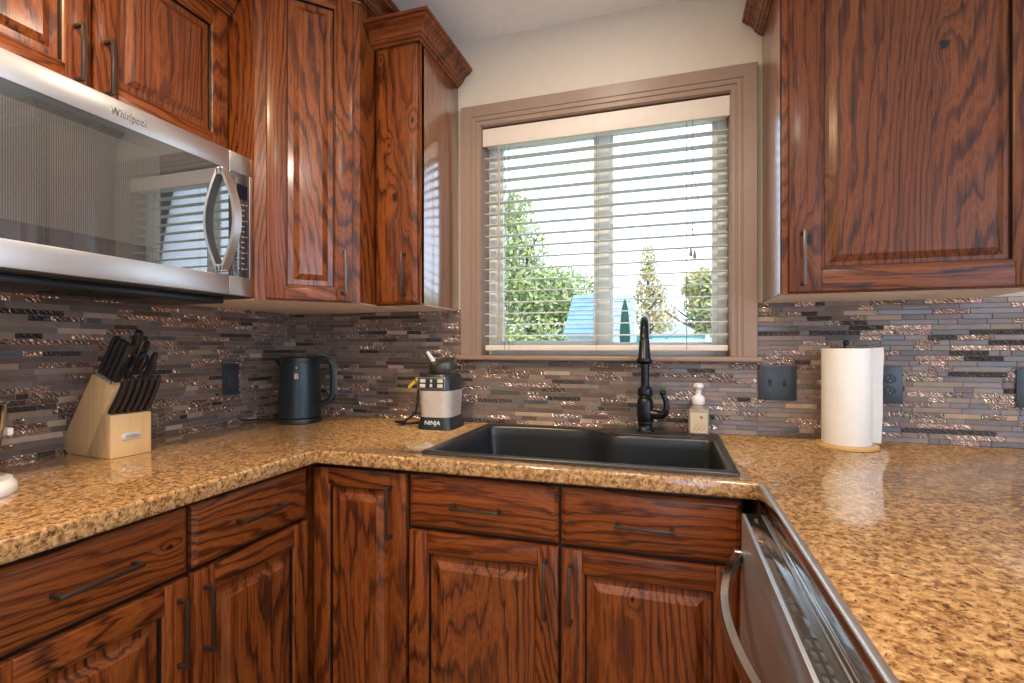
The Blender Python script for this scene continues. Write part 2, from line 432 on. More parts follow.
# ------------------------------------------------------------ tile backsplash (part of the walls)
def tile_field(name, parent, u0, u1, z0, z1, place, skip=None, seed=1):
    """rows of narrow strips of random length; place(u, z, d) gives the point at depth d off the wall"""
    rnd = random.Random(seed); mb = MB(); bm = mb.bm
    rowh, gap = .0164, .0017
    def slab(a, b, c, d, dep, mi, bevel=.0007):
        A = [bm.verts.new(place(u, z, 0.0)) for u, z in ((a, c), (b, c), (b, d), (a, d))]
        B = [bm.verts.new(place(u, z, dep-bevel)) for u, z in ((a, c), (b, c), (b, d), (a, d))]
        T = [bm.verts.new(place(u, z, dep)) for u, z in ((a+bevel, c+bevel), (b-bevel, c+bevel), (b-bevel, d-bevel), (a+bevel, d-bevel))]
        fs = [bm.faces.new(T)]
        for P, Q in ((A, B), (B, T)):
            for i in range(4): fs.append(bm.faces.new((P[i], P[(i+1) % 4], Q[(i+1) % 4], Q[i])))
        for f in fs: f.material_index = mi
    for (a, b, c, d) in skip['rects']: slab(a, b, c, d, .0062, 0)
    z = z0
    while z < z1 - .003:
        zt = min(z + rowh, z1); u = u0 - rnd.random()*.1
        while u < u1:
            L = rnd.choice((.028, .045, .048, .062, .075, .095, .098, .13, .148)); a, b = max(u, u0), min(u+L, u1); u += L
            if b - a < .006: continue
            mi = rnd.choices(range(7), TILE_W)[0]
            for (p, q, r, s) in skip['rects']:
                aa, bb, cc, dd = max(a, p), min(b, q), max(z, r), min(zt, s)
                if bb-aa > .005 and dd-cc > .004:
                    slab(aa+gap/2, bb-gap/2, cc+gap/2, dd-gap/2, .0076 + rnd.random()*.0008, mi)
        z = zt
    bmesh.ops.recalc_face_normals(bm, faces=bm.faces)
    o = mb.build(name, TILES, parent, smooth=0)
    return struct(o)
BT = 1.374
tile_field('tile_backsplash', wall_back, 0, 3.3, .914, BT, lambda u, z, d: (u, -d, z),
           {'rects': [(0.008, .842, .914, BT), (.842, 1.952, .914, 1.166), (1.952, 3.3, .914, BT)]}, seed=3)
wl = bpy.data.objects['wall_left']
tile_field('tile_backsplash', wl, 0, 2.2, .914, BT+.06, lambda u, z, d: (d, -u, z), {'rects': [(0, .66, .914, BT), (.66, 2.2, .914, BT+.06)]}, seed=11)

# ------------------------------------------------------------ window over the sink
def frame_loft(mb, x0, x1, z0, z1, prof, m=0, bottom=True):
    """prof: list of (inset, y); mitred rectangular moulding"""
    loops = [[(x0+i, y, z0+i), (x1-i, y, z0+i), (x1-i, y, z1-i), (x0+i, y, z1-i)] for i, y in prof]
    mb.loft(loops, m)
win = MB()
prof = [(0, 0), (0, -.018), (.0025, -.021), (.045, -.021), (.047, -.0175), (.050, -.0175), (.052, -.0205), (.064, -.0205), (.066, -.016), (.069, -.016),
        (.071, -.0175), (.083, -.0175), (.086, -.012), (.088, -.008), (.088, 0)]
tr = MB()
pts = []
for i, y in prof: pts.append((i, y))
loops = [[(.844+i, y, 1.187), (.844+i, y, 2.202-i), (1.952-i, y, 2.202-i), (1.952-i, y, 1.187)] for i, y in prof]
tr.loft(loops, 0, closed=False)
win_root = struct(tr.build('window_1', TAUPE, None, 25))
j = MB()
j.box((WX0-.012, -.004, WZ0), (WX0, .138, WZ1+.012)).box((WX1, -.004, WZ0), (WX1+.012, .138, WZ1+.012)).box((WX0, -.004, WZ1), (WX1, .138, WZ1+.012))
struct(j.build('window_jamb', TAUPE, win_root))
s_ = MB().box((.836, -.052, 1.168), (1.963, .095, 1.187), bev=.006, seg=3)
struct(s_.build('window_sill', TAUPE, win_root))
f = MB()
def rect_frame(mb, x0, x1, z0, z1, w_, y0, y1, bev=.003, m=0):
    mb.box((x0, y0, z0), (x0+w_, y1, z1), m, bev).box((x1-w_, y0, z0), (x1, y1, z1), m, bev)
    mb.box((x0+w_, y0, z0), (x1-w_, y1, z0+w_), m, bev).box((x0+w_, y0, z1-w_), (x1-w_, y1, z1), m, bev)
rect_frame(f, WX0, WX1, WZ0, WZ1, .034, .078, .135)
f.box((1.392, .082, WZ0+.03), (1.436, .13, WZ1-.03), 0, .003)
struct(f.build('window_frame', VINYL, win_root))
f = MB(); rect_frame(f, WX0+.030, 1.402, WZ0+.030, WZ1-.030, .030, .088, .115)
f.box((1.385, .086, 1.52), (1.397, .092, 1.60), 0, .002)
struct(f.build('window_sash', VINYL, win_root))
f = MB(); rect_frame(f, 1.426, WX1-.030, WZ0+.030, WZ1-.030, .022, .100, .125)
struct(f.build('window_sash', VINYL, win_root))
GLASS = bpy.data.materials.new('window_glass'); GLASS.use_nodes = True
nt = GLASS.node_tree; nt.nodes.remove(nt.nodes['Principled BSDF'])
fz = N(nt, 'ShaderNodeFresnel'); fz.inputs['IOR'].default_value = 1.25
tb = N(nt, 'ShaderNodeBsdfTransparent'); tb.inputs[0].default_value = (.97, .985, .975, 1); gb = N(nt, 'ShaderNodeBsdfGlossy'); gb.inputs['Roughness'].default_value = .0
mxs = N(nt, 'ShaderNodeMixShader'); lk(nt, fz.outputs[0], mxs.inputs[0]); lk(nt, tb.outputs[0], mxs.inputs[1]); lk(nt, gb.outputs[0], mxs.inputs[2])
lk(nt, mxs.outputs[0], nt.nodes['Material Output'].inputs['Surface'])
struct(MB().box((.99, .100, 1.245), (1.375, .104, 2.058)).build('window_pane', GLASS, win_root))
struct(MB().box((1.446, .111, 1.237), (1.816, .115, 2.066)).build('window_pane', GLASS, win_root))

# ------------------------------------------------------------ window blind
BX0, BX1 = WX0+.008, WX1-.005
bl = thing('window_blind', 'white horizontal slat blind hanging in the window above the sink', 'window blind', ((BX0+BX1)/2, .03, 2.04))
def L(o_root, x, y, z): return (x-o_root.location.x, y-o_root.location.y, z-o_root.location.z)
def lbox(mb, root, a, b, **k): return mb.box(L(root, *a), L(root, *b), **k)
v = MB(); lbox(v, bl, (BX0-.006, -.004, 2.036), (BX1+.004, .008, 2.108), bev=.003)
v.build('valance', VALM, bl)
v = MB(); lbox(v, bl, (BX0, .010, 2.045), (BX1, .058, 2.100), bev=.002); v.build('headrail', VINYL, bl)
sl = MB(); k = 0; z = 1.2665
while z < 2.03:
    L_ = []
    for i in range(5):
        t = i/4 - .5; yy = .034 + t*.050; zz = z + .0018*(1-(2*t)**2) + t*.004
        L_.append((yy, zz))
    loop = [(y_, z_+.0013) for y_, z_ in L_] + [(y_, z_-.0013) for y_, z_ in L_[::-1]]
    sl.prism([(a-bl.location.y, b-bl.location.z) for a, b in loop], 'x', BX0-bl.location.x, BX1-bl.location.x)
    z += .0455
sl.build('slats', BLINDM, bl)
v = MB(); lbox(v, bl, (BX0, .010, 1.206), (BX1, .058, 1.228), bev=.004, seg=3)
v.build('bottom_rail', VALM, bl)
CORDM = plain('pale_cord', (.42, .40, .37), .7)
DCORD = plain('grey_cord', (.13, .13, .13), .7)
v = MB()
for x in (1.025, 1.045, 1.395, 1.722):
    for y in (.008, .0605): v.tube([L(bl, x, y, 1.21), L(bl, x, y, 2.05)], .0007, 5)
v.build('ladder_string', DCORD, bl)
v = MB(); v.tube([L(bl, 1.004, -.002, 2.04), L(bl, 1.004, .002, 1.98), L(bl, 1.005, .000, 1.245)], [.0022, .0038, .0042], 8)
v.build('tilt_wand', plain('clear_amber_wand', (.48, .36, .24), .25), bl)
v = MB()
xx = 1.726
v.tube([L(bl, xx+.016, -.006, 2.04), L(bl, xx+.016, -.006, 1.86), L(bl, xx+.014, -.006, 1.845)], .0011, 6)
v.tube([L(bl, xx+.014, -.006, 1.845), L(bl, xx+.026, -.006, 1.80), L(bl, xx+.034, -.006, 1.75), L(bl, xx+.030, -.006, 1.70), L(bl, xx+.018, -.006, 1.655), L(bl, xx+.016, -.006, 1.64)], .0008, 6)
v.tube([L(bl, xx+.013, -.006, 1.845), L(bl, xx+.012, -.006, 1.74), L(bl, xx+.015, -.006, 1.64), L(bl, xx+.010, -.006, 1.575)], .0008, 6)
v.tube([L(bl, xx+.015, -.006, 1.64), L(bl, xx+.021, -.006, 1.575)], .0008, 6)
v.lathe([(.0, -.004), (.003, -.003), (.003, .003), (0, .004)], L(bl, xx+.015, -.006, 1.642), 10)
lc = v.build('lift_cord', DCORD, bl)
for dx, dz in ((.009, 0), (.022, -.008)):
    v = MB(); v.lathe([(0, 0), (.005, .001), (.0062, .010), (.0035, .026), (.0015, .032), (0, .033)], L(bl, xx+dx, -.006, 1.545+dz), 12)
    v.build('tassel', plain('grey_tassel', (.25, .25, .25), .4), lc)

# ------------------------------------------------------------ cabinet pieces (local: x along the front, -y out of the front, z up)
T = .020
def bar_pull(mb, x, z, length=.150, vert=True, y0=-T, out=.031, w_=.0082, th=.006):
    """flat bar pull centred at x, z"""
    h = length/2
    if vert:
        mb.box((x-w_/2, y0-out, z-h), (x+w_/2, y0-out+th, z+h), bev=.0012)
        for q in (z-h, z+h-.009): mb.box((x-w_/2, y0-out+th-.001, q), (x+w_/2, y0, q+.009), bev=.001)
    else:
        mb.box((x-h, y0-out, z-w_/2), (x+h, y0-out+th, z+w_/2), bev=.0012)
        for q in (x-h, x+h-.009): mb.box((q, y0-out+th-.001, z-w_/2), (q+.009, y0, z+w_/2), bev=.001)
def panel_door(root, x0, x1, z0, z1, stile=.055, rail=.055, pull=None, vert=True, mats=None, pmat=None, inset=.040, yoff=0.0, plen=.150):
    mats = mats or [WV, WH]
    mb = MB(); y1, y0 = yoff, yoff-T
    mb.box((x0, y0, z0), (x0+stile, y1, z1), 0, .0028).box((x1-stile, y0, z0), (x1, y1, z1), 0, .0028)
    mb.box((x0+stile, y0+.0004, z0), (x1-stile, y1, z0+rail), 1, .0028).box((x0+stile, y0+.0004, z1-rail), (x1-stile, y1, z1), 1, .0028)
    a, b, c, d = x0+stile, x1-stile, z0+rail, z1-rail
    loops = [[(a+i, y, c+i), (b-i, y, c+i), (b-i, y, d-i), (a+i, y, d-i)] for i, y in
             ((-.001, y0-.0004), (.001, y0-.0004), (.0025, y0+.0012), (.0055, y0+.0028), (.0065, y0+.0075), (.0065, y0+.012))]
    t = bmesh.new(); R = [[t.verts.new(p) for p in l] for l in loops]
    for A, B in zip(R[:-1], R[1:]):
        for i in range(4):
            f_ = t.faces.new((A[i], A[(i+1) % 4], B[(i+1) % 4], B[i])); f_.material_index = 2 if R.index(A) >= 3 else (1 if i in (0, 2) else 0)
    bmesh.ops.recalc_face_normals(t, faces=t.faces); mb._merge(t)
    door = mb.build('door', list(mats) + [GLAZE_SHADE], root, 30)
    p = MB()
    loops = [[(a+i, y, c+i), (b-i, y, c+i), (b-i, y, d-i), (a+i, y, d-i)] for i, y in
             ((.002, y1-.002), (.002, y0+.0125), (.0085, y0+.0125), (.0095, y0+.0115), (inset-.014, y0+.0108), (inset-.0125, y0+.0100), (inset+.0015, y0+.0014), (inset+.004, y0+.0004))]
    p.loft(loops[:3], 1, cap0=True); p.loft(loops[2:], 0, cap1=True)
    bmesh.ops.remove_doubles(p.bm, verts=p.bm.verts, dist=1e-6)
    p.build('raised_panel', [pmat or WP, GLAZE_SHADE], door, 20)
    if pull:
        h = MB(); bar_pull(h, pull[0], pull[1], plen, vert, y0); h.build('handle', BRONZE, door)
    return door
def slab_front(root, name, x0, x1, z0, z1, pull=None, mat=None, vert=False, plen=.150):
    mb = MB(); a, b, c, d = x0, x1, z0, z1
    loops = [[(a+i, y, c+i), (b-i, y, c+i), (b-i, y, d-i), (a+i, y, d-i)] for i, y in ((0, 0), (0, -T+.008), (.002, -T+.006), (.005, -T+.0045), (.010, -T+.001), (.013, -T))]
    mb.loft(loops, 0, cap0=True, cap1=True)
    o = mb.build(name, mat or WH, root, 25)
    if pull:
        h = MB(); bar_pull(h, pull[0], pull[1], plen, vert); h.build('handle', BRONZE, o)
    return o
CROWN = [(0, 0), (-.004, 0), (-.006, .006), (-.014, .009), (-.018, .016), (-.022, .017), (-.030, .034), (-.042, .046), (-.052, .050), (-.056, .056), (-.062, .058), (-.064, .068), (-.0, .068)]
def crown(root, path, z, name='crown', scale=1.0, mat=None):
    """path: local xy points along the top of the cabinet; profile runs out on the right-hand side of the path"""
    P = [Vector((p[0], p[1])) for p in path]; n = len(P); loops = [[] for _ in CROWN]
    offs = []
    for i in range(n):
        def nrm(a, b): d = (b-a).normalized(); return Vector((d.y, -d.x))
        if i == 0: m_ = nrm(P[0], P[1])
        elif i == n-1: m_ = nrm(P[-2], P[-1])
        else:
            a, b = nrm(P[i-1], P[i]), nrm(P[i], P[i+1]); m_ = (a+b)/(1+a.dot(b))
        offs.append(m_)
    mb = MB(); L3 = []
    for i in range(n): L3.append([(P[i].x - offs[i].x*o*scale, P[i].y - offs[i].y*o*scale, z+h*scale) for o, h in CROWN])
    mb.loft(L3, 0, cap0=True, cap1=True)
    return mb.build(name, mat or WH, root, 25)

# base cabinets ------------------------------------------------
def carcass(root, x0, x1, depth, z0, z1, mats, extra=None, toe=True):
    mb = MB()
    mb.box((x0, 0, z0), (x1, depth, z1), 0, .001)
    mb.box((x0+.001, -.0012, z0+.002), (x1-.001, .001, z1-.001), 2)  # dark sheet over the carcass front paints the shade between the fronts
    if toe: mb.box((x0+.002, .07, 0), (x1-.002, depth-.01, z0), 1)
    if extra: extra(mb)
    return mb.build('carcass', mats, root)
CT = .874   # underside of the worktop
# left run: local x runs along world +y
r = thing('base_cabinet', 'dark-stained base cabinet under the left worktop, two drawers over two doors', 'cabinet', (.62, -1.445, 0), PI/2)
carcass(r, 0, .765, .60, .10, CT-.002, [WV, DARKGAP, GLAZE_SHADE])
slab_front(r, 'drawer', .010, .379, .717, .860, (.188, .787), KDRAW, plen=.147)
slab_front(r, 'drawer', .392, .765, .717, .860, (.579, .788), WH, plen=.147)
panel_door(r, .010, .379, .112, .706, pull=(.354, .594))
panel_door(r, .392, .765, .112, .706, pull=(.418, .596))
# corner cabinet: the door faces the room on the window run
r = thing('corner_base_cabinet', 'narrow dark-stained base cabinet with one full-height door in the left corner', 'cabinet', (.645, -.632, 0))
mb = MB(); mb.box((-.012, 0, .10), (.312, .60, CT-.002), 0, .001).box((-.63, .0, .10), (-.012, .60, CT-.002), 0, .001).box((-.62, .07, 0), (.31, .59, .10), 1)
mb.box((-.012, -.0012, .102), (.311, .001, CT-.003), 2)  # gap shade round the corner door, painted as a dark sheet
mb.build('carcass', [WV, DARKGAP, GLAZE_SHADE], r)
panel_door(r, -.008, .306, .112, .860, pull=(.260, .750), stile=.052, rail=.048)
r = thing('sink_base_cabinet', 'dark-stained base cabinet under the sink with two wide drawer fronts and two doors', 'cabinet', (.957, -.632, 0))
mb = MB(); mb.box((0, 0, .10), (.872, .02, CT-.002), 0, .001).box((0, .02, .10), (.018, .60, CT-.002), 0).box((.854, .02, .10), (.872, .60, CT-.002), 0)
mb.box((.018, .02, .10), (.854, .60, .118), 0).box((.018, .59, .118), (.854, .60, CT-.002), 0).box((.002, .07, 0), (.87, .59, .10), 1)
mb.box((.001, -.0012, .102), (.871, .001, CT-.003), 2)  # dark sheet painting the shade in the gaps of the sink fronts
mb.build('carcass', [WV, DARKGAP, GLAZE_SHADE], r)
slab_front(r, 'false_drawer_front', .004, .434, .714, .860, (.210, .784), plen=.138)
slab_front(r, 'false_drawer_front', .442, .866, .714, .860, (.648, .783), plen=.138)
panel_door(r, .004, .434, .112, .703, pull=(.402, .598))
panel_door(r, .442, .866, .112, .703, pull=(.468, .594), pmat=KBASE)
# peninsula body behind the dishwasher
r = thing('peninsula_cabinet', 'dark-stained cabinet carrying the right-hand worktop behind the dishwasher', 'cabinet', (2.46, -.632, 0))
mb = MB(); mb.box((-.012, -.868, .10), (.64, .60, CT-.002), 0, .001).box((-.01, -.80, 0), (.60, .59, .10), 1)
mb.box((-.60, .0, .10), (-.012, .60, CT-.002), 0, .001)
mb.build('carcass', [WV, DARKGAP], r)

# worktop ------------------------------------------------------
SX0, SX1, SY0, SY1 = .984, 1.824, -.626, -.064
ct = MB()
poly = [(.0, -1.452), (.6616, -1.452), (.6616, -.6747), (1.859, -.6747), (1.859, -1.52), (3.12, -1.52), (3.12, -.0), (0, 0)]
t = bmesh.new()
A = [t.verts.new((x, y, CT)) for x, y in poly]; B = [t.verts.new((x, y, .914)) for x, y in poly]
t.faces.new(A[::-1]); t.faces.new(B)
for i in range(len(poly)): t.faces.new((A[i], A[(i+1) % 8], B[(i+1) % 8], B[i]))
bmesh.ops.recalc_face_normals(t, faces=t.faces)
ed = [e for e in t.edges if all(v.co.z > .9 for v in e.verts) and not all(abs(v.co.y) < 1e-6 for v in e.verts) and not all(abs(v.co.x) < 1e-6 for v in e.verts)]
ed += [e for e in t.edges if all(v.co.z < .9 for v in e.verts) and not all(abs(v.co.y) < 1e-6 for v in e.verts) and not all(abs(v.co.x) < 1e-6 for v in e.verts)]
bmesh.ops.bevel(t, geom=ed, offset=.0065, segments=4, profile=.5, affect='EDGES')
ct._merge(t)
wt = ct.build('worktop', GRANITE, None, 40)
cut = MB().box((SX0+.02, SY0+.02, .8), (SX1-.02, SY1-.015, 1.0)).build('cutter', DARKGAP)
md = wt.modifiers.new('hole', 'BOOLEAN'); md.operation = 'DIFFERENCE'; md.object = cut; md.solver = 'EXACT'
bpy.context.view_layer.update()
me = bpy.data.meshes.new_from_object(wt.evaluated_get(bpy.context.evaluated_depsgraph_get()))
wt.modifiers.clear(); wt.data = me
bpy.data.objects.remove(cut)
tag(wt, 'golden brown speckled stone worktop running round the kitchen in a U', 'worktop')

et = thing('counter_edge_trim', 'polished steel strip capping the worktop edge above the dishwasher', 'edge trim', (1.857, -1.09, .894))
mb = MB(); mb.prism([(-.0022, -.019), (-.0022, .0175), (-.0005, .0205), (.002, .0215), (.0090, .0215), (.0090, .0203), (.0030, .0203), (.0008, .0190), (-.0008, .0165), (-.0008, -.019)], 'y', -.42, .412)
bmesh.ops.recalc_face_normals(mb.bm, faces=mb.bm.faces)
for f_ in mb.bm.faces:
    if f_.normal.z > .3: f_.material_index = 1
mb.build('angle_strip', [STEELP, STEEL], et, 50)
# sink ---------------------------------------------------------
SINKM = plain('black_composite', (.016, .018, .021), .30, var=.12, scale=220, spec=.6)
sk = thing('kitchen_sink', 'black composite drop-in sink with a curved back edge below the window', 'sink', ((SX0+SX1)/2, (SY0+SY1)/2, .914))
def bez(p0, p1, p2, p3, n):
    return [tuple((1-t)**3*a + 3*(1-t)**2*t*b + 3*(1-t)*t*t*c + t**3*d for a, b, c, d in zip(p0, p1, p2, p3)) for t in [i/n for i in range(n)]]
def line(a, b, n): return [(a[0]+(b[0]-a[0])*i/n, a[1]+(b[1]-a[1])*i/n) for i in range(n)]
ix0, ix1, iy0 = SX0+.026, SX1-.028, SY0+.032
yb1, yb2 = -.098, -.185
inner = line((ix0+.03, iy0), (ix1-.03, iy0), 40) + bez((ix1-.03, iy0), (ix1-.012, iy0), (ix1, iy0+.012), (ix1, iy0+.03), 6)
inner += line((ix1, iy0+.03), (ix1, yb2-.03), 24) + bez((ix1, yb2-.03), (ix1, yb2-.012), (ix1-.012, yb2), (ix1-.03, yb2), 6)
inner += line((ix1-.03, yb2), (1.515, yb2), 16) + bez((1.515, yb2), (1.44, yb2), (1.44, yb1-.008), (1.34, yb1+.004), 14)
inner += bez((1.34, yb1+.004), (1.25, yb1+.014), (1.15, yb1+.008), (ix0+.035, yb1-.012), 16) + bez((ix0+.035, yb1-.012), (ix0+.014, yb1-.015), (ix0, yb1-.026), (ix0, yb1-.045), 6)
inner += line((ix0, yb1-.045), (ix0, iy0+.03), 24) + bez((ix0, iy0+.03), (ix0, iy0+.012), (ix0+.012, iy0), (ix0+.03, iy0), 6)
cx, cy = (SX0+SX1)/2, (SY0+SY1)/2
def outer_of(p, ex=0.0, rad=.009):
    dx, dy = p[0]-cx, p[1]-cy; hx, hy = (SX1-SX0)/2-ex, (SY1-SY0)/2-ex
    k_ = 1/max(abs(dx)/hx, abs(dy)/hy); x, y = dx*k_, dy*k_
    qx, qy = abs(x)-(hx-rad), abs(y)-(hy-rad)
    if qx > 0 and qy > 0:
        l = math.hypot(qx, qy); x = math.copysign(hx-rad+qx/l*rad, x); y = math.copysign(hy-rad+qy/l*rad, y)
    return (cx+x, cy+y)
def off(p, d):  # shrink towards the middle
    l = math.hypot(p[0]-cx, p[1]-cy); return (p[0]-(p[0]-cx)/l*d, p[1]-(p[1]-cy)/l*d)
lp = lambda pts, z: [L(sk, x, y, z) for x, y in pts]
oz = .914
mb = MB()
mb.loft([lp([outer_of(p) for p in inner], oz+.0003), lp([outer_of(p, .0005) for p in inner], oz+.006), lp([outer_of(p, .004) for p in inner], oz+.009),
         lp([off(p, -.010) for p in inner], oz+.0075), lp([off(p, -.004) for p in inner], oz+.005), lp(inner, oz-.002), lp([off(p, .004) for p in inner], oz-.03),
         lp([off(p, .016) for p in inner], oz-.175), lp([off(p, .026) for p in inner], oz-.198), lp([off(p, .05) for p in inner], oz-.205)], 0, cap1=True)
mb.build('bowl', SINKM, sk, 50)
mb = MB(); mb.lathe([(.0, .001), (.036, .001), (.044, .003), (.046, .0), (.046, -.004)], L(sk, 1.40, -.34, oz-.204), 28)
mb.build('drain', STEELP, sk)
dk = MB()
dl = [(1.475, -.170), (1.50, -.176), (1.70, -.176), (1.725, -.170), (1.732, -.15), (1.728, -.075), (1.715, -.070), (1.49, -.070), (1.470, -.078), (1.462, -.15)]
dk.prism([L(sk, x, y, 0)[:2] for x, y in dl], 'z', .0065, .0125, 0, .003)
dk.build('faucet_ledge', SINKM, sk)

# faucet -------------------------------------------------------
FM = plain('oil_rubbed_bronze', (.018, .020, .024), .26, met=.6, scale=90)
FBR = plain('worn_copper_edge', (.12, .07, .045), .3, met=.9)
fx, fy, fz0 = 1.581, -.098, .9268
fa = thing('faucet', 'oil-rubbed bronze gooseneck faucet standing behind the sink', 'faucet', (fx, fy, fz0))
mb = MB(); mb.lathe([(.031, 0), (.031, .004), (.029, .007), (.026, .010), (.0245, .018), (.0255, .030), (.0275, .036), (.0285, .050), (.0285, .092), (.027, .105), (.023, .113), (.0205, .117),
                     (.0245, .122), (.026, .129), (.026, .140), (.0245, .147), (.019, .152), (.0165, .156), (0, .157)], (0, 0, 0), 32)
mb.build('body', FM, fa)
mb = MB(); mb.lathe([(.0252, .0285), (.0272, .0300), (.0272, .0325), (.0252, .034)], (0, 0, 0), 32); mb.lathe([(.0242, .1195), (.0255, .1212), (.0242, .1228)], (0, 0, 0), 32)
mb.build('ring', FBR, fa)
tipx, tipy = .006, -.190
path = [(0, 0, .15), (0, 0, .24)]
for i in range(0, 15):
    a = PI*i/14*.93; q = .5-.5*math.cos(a)
    path.append((tipx*q*.92, tipy*q*.92, -.0+.302 + .082*math.sin(a)))
mb = MB(); mb.tube(path, .0145, 16); mb.build('gooseneck', FM, fa)
e0 = Vector(path[-1]); e1 = Vector((tipx, tipy, .243)); dirv = (e1-e0)
mb = MB(); hd = [e0 + dirv*t for t in (0, .08, .1, .3, .6, .85, .87, .95, 1.0)]
mb.tube(hd, [.0150, .0150, .0165, .0172, .0190, .0215, .0245, .0250, .0235], 24)
sh = mb.build('spray_head', FM, fa)
mb = MB(); mb.lathe([(.0, 0), (.017, 0), (.019, .002)], (tipx, tipy, .2405), 20); mb.build('spray_nozzle', BLACKP, sh)
mb = MB()
mb.tube([(.018, -.004, .062), (.030, -.008, .060), (.046, -.014, .060)], [.0185, .0175, .0150], 16)
mb.tube([(.044, -.013, .060), (.058, -.018, .060), (.068, -.022, .068), (.072, -.024, .085), (.070, -.024, .105), (.064, -.024, .122), (.061, -.024, .130)], [.0150, .0148, .0125, .0100, .0085, .0080, .0085], 14)
mb.lathe([(0, -.011), (.007, -.0085), (.0105, -.003), (.0105, .003), (.007, .0085), (0, .011)], (.060, -.024, .136), 16)
mb.build('lever_handle', FM, fa)

# soap bottle --------------------------------------------------
sb = thing('soap_dispenser', 'square clear soap bottle with a cream label and white foam pump beside the faucet', 'soap dispenser', (1.757, -.083, .9225))
CLEAR, nt, b_ = newmat('clear_soap_plastic'); setp(b_, col=(.62, .55, .46), rough=.08, trans=.55, ior=1.3)
mb = MB(); mb.box((-.033, -.027, 0), (.033, .027, .088), bev=.008, seg=3); mb.lathe([(.027, .080), (.024, .094), (.018, .100), (.018, .104)], (0, 0, 0), 24)
mb.build('bottle', CLEAR, sb)
LABM = plain('cream_label', (.62, .50, .34), .6, var=.03)
mb = MB(); mb.box((-.027, -.0282, .008), (.027, -.0272, .076)); lab = mb.build('label', LABM, sb)
mb = MB()
for i in range(11):
    x = -.024 + i*.0048; zz = .012 + (i % 3)*.002
    mb.prism([(x, zz), (x+.0016, zz), (min(x+.020, .026), zz+.034*(min(x+.020, .026)-x)/.020), (min(x+.0184, .0255), zz+.034*(min(x+.0184, .0255)-x)/.020)], 'y', -.0285, -.0280)
mb.lathe([(.0055, 0), (.0055, .0006)], (0, 0, 0), 14, mat=Matrix.Translation((.008, -.0279, .060)) @ Matrix.Rotation(PI/2, 4, 'X'))
mb.build('label_print', plain('tan_print', (.30, .20, .10), .6), lab)
mb = MB(); mb.lathe([(.0195, .102), (.021, .105), (.021, .124), (.018, .130), (.010, .134), (.009, .152), (.0125, .156), (.0165, .160), (.0165, .170), (.012, .174), (0, .175)], (0, 0, 0), 28)
mb.box((-.007, -.042, .160), (.007, 0, .171), bev=.003)
mb.build('pump', WHITEP, sb)

# ------------------------------------------------------------ upper cabinets
UZ = 1.371
def upper(root, w_, depth, z0, z1, mats):
    mb = MB(); mb.box((0, 0, z0+.003), (w_, depth, z1), 0, .001)
    mb.box((.004, .004, z0), (w_-.004, depth-.002, z0+.004), 1)
    mb.box((0, -.0006, z0), (w_, .018, z1), 2)
    return mb
# over the microwave (world +y = local x)
r = thing('microwave_cabinet', 'short wall cabinet with two doors directly above the microwave', 'cabinet', (.295, -1.412, 1.845), PI/2)
mb = MB(); mb.box((0, 0, -.028), (.757, .290, .455), 0, .001); mb.build('carcass', [WV], r)
panel_door(r, .006, .354, -.022, .438, pull=(.320, .075), rail=.060, plen=.138)
panel_door(r, .361, .751, -.022, .438, pull=(.386, .073), rail=.060, plen=.138)
crown(r, [(0, -T), (.757, -T)], .440, scale=.9)
# diagonal corner cabinet: local x runs from its left to its right edge at 45 degrees
Lc, Rc = Vector((.410, -.650)), Vector((.640, -.420)); cw = (Rc-Lc).length
r = thing('corner_wall_cabinet', 'tall diagonal wall cabinet in the corner between microwave and window', 'cabinet', (Lc.x, Lc.y, 0), PI/4)
def to_loc(p): d = Vector(p)-Lc; c45 = math.sqrt(.5); return ((d.x+d.y)*c45, (-d.x+d.y)*c45)
foot = [to_loc(p) for p in ((.410, -.650), (.640, -.420), (.640, -.006), (.006, -.006), (.006, -.650))]
mb = MB(); mb.prism(foot, 'z', UZ+.003, 2.44, 0); mb.box((0, -.0006, UZ), (cw, .006, 2.44), 0); mb.prism([((x-cw/2)*.985+cw/2, (y-.2)*.985+.2) for x, y in foot], 'z', UZ, UZ+.004, 1)
mb.build('carcass', [WV, CREAM], r)
panel_door(r, .034, cw-.028, UZ+.004, 2.40, stile=.053, rail=.040, pull=(cw-.055, 1.470), mats=[KTALL, WH], inset=.040)
crown(r, [to_loc(p) for p in ((.03, -.650), (.410, -.650), (.640, -.420), (.640, -.02))], 2.408, mat=WH)
# narrow cabinet beside the window
r = thing('narrow_wall_cabinet', 'narrow knotty wall cabinet with a flat door between corner cabinet and window', 'cabinet', (.645, -.325, 0))
mb = upper(r, .183, .318, UZ, 2.30, None); mb.build('carcass', [WSIDE, CREAM, WV], r)
slab_front(r, 'door', .008, .172, UZ+.004, 2.292, pull=(.128, 1.475), mat=KNAR, vert=True)
crown(r, [(.0, -T), (.183, -T), (.183, .318)], 2.292)
# right of the window
r = thing('wall_cabinet', 'wall cabinet with one raised-panel door right of the window above the paper towels', 'cabinet', (1.967, -.325, 0))
mb = upper(r, .615, .318, UZ, 2.30, None); mb.build('carcass', [WSIDE2, CREAM, WV], r)
panel_door(r, .016, .600, UZ+.003, 2.292, stile=.080, rail=.060, pull=(.048, 1.465), mats=[KSTILE, KRAIL], pmat=KRIGHT, inset=.034)
crown(r, [(0, .318), (0, -T), (.615, -T), (.615, .318)], 2.292)

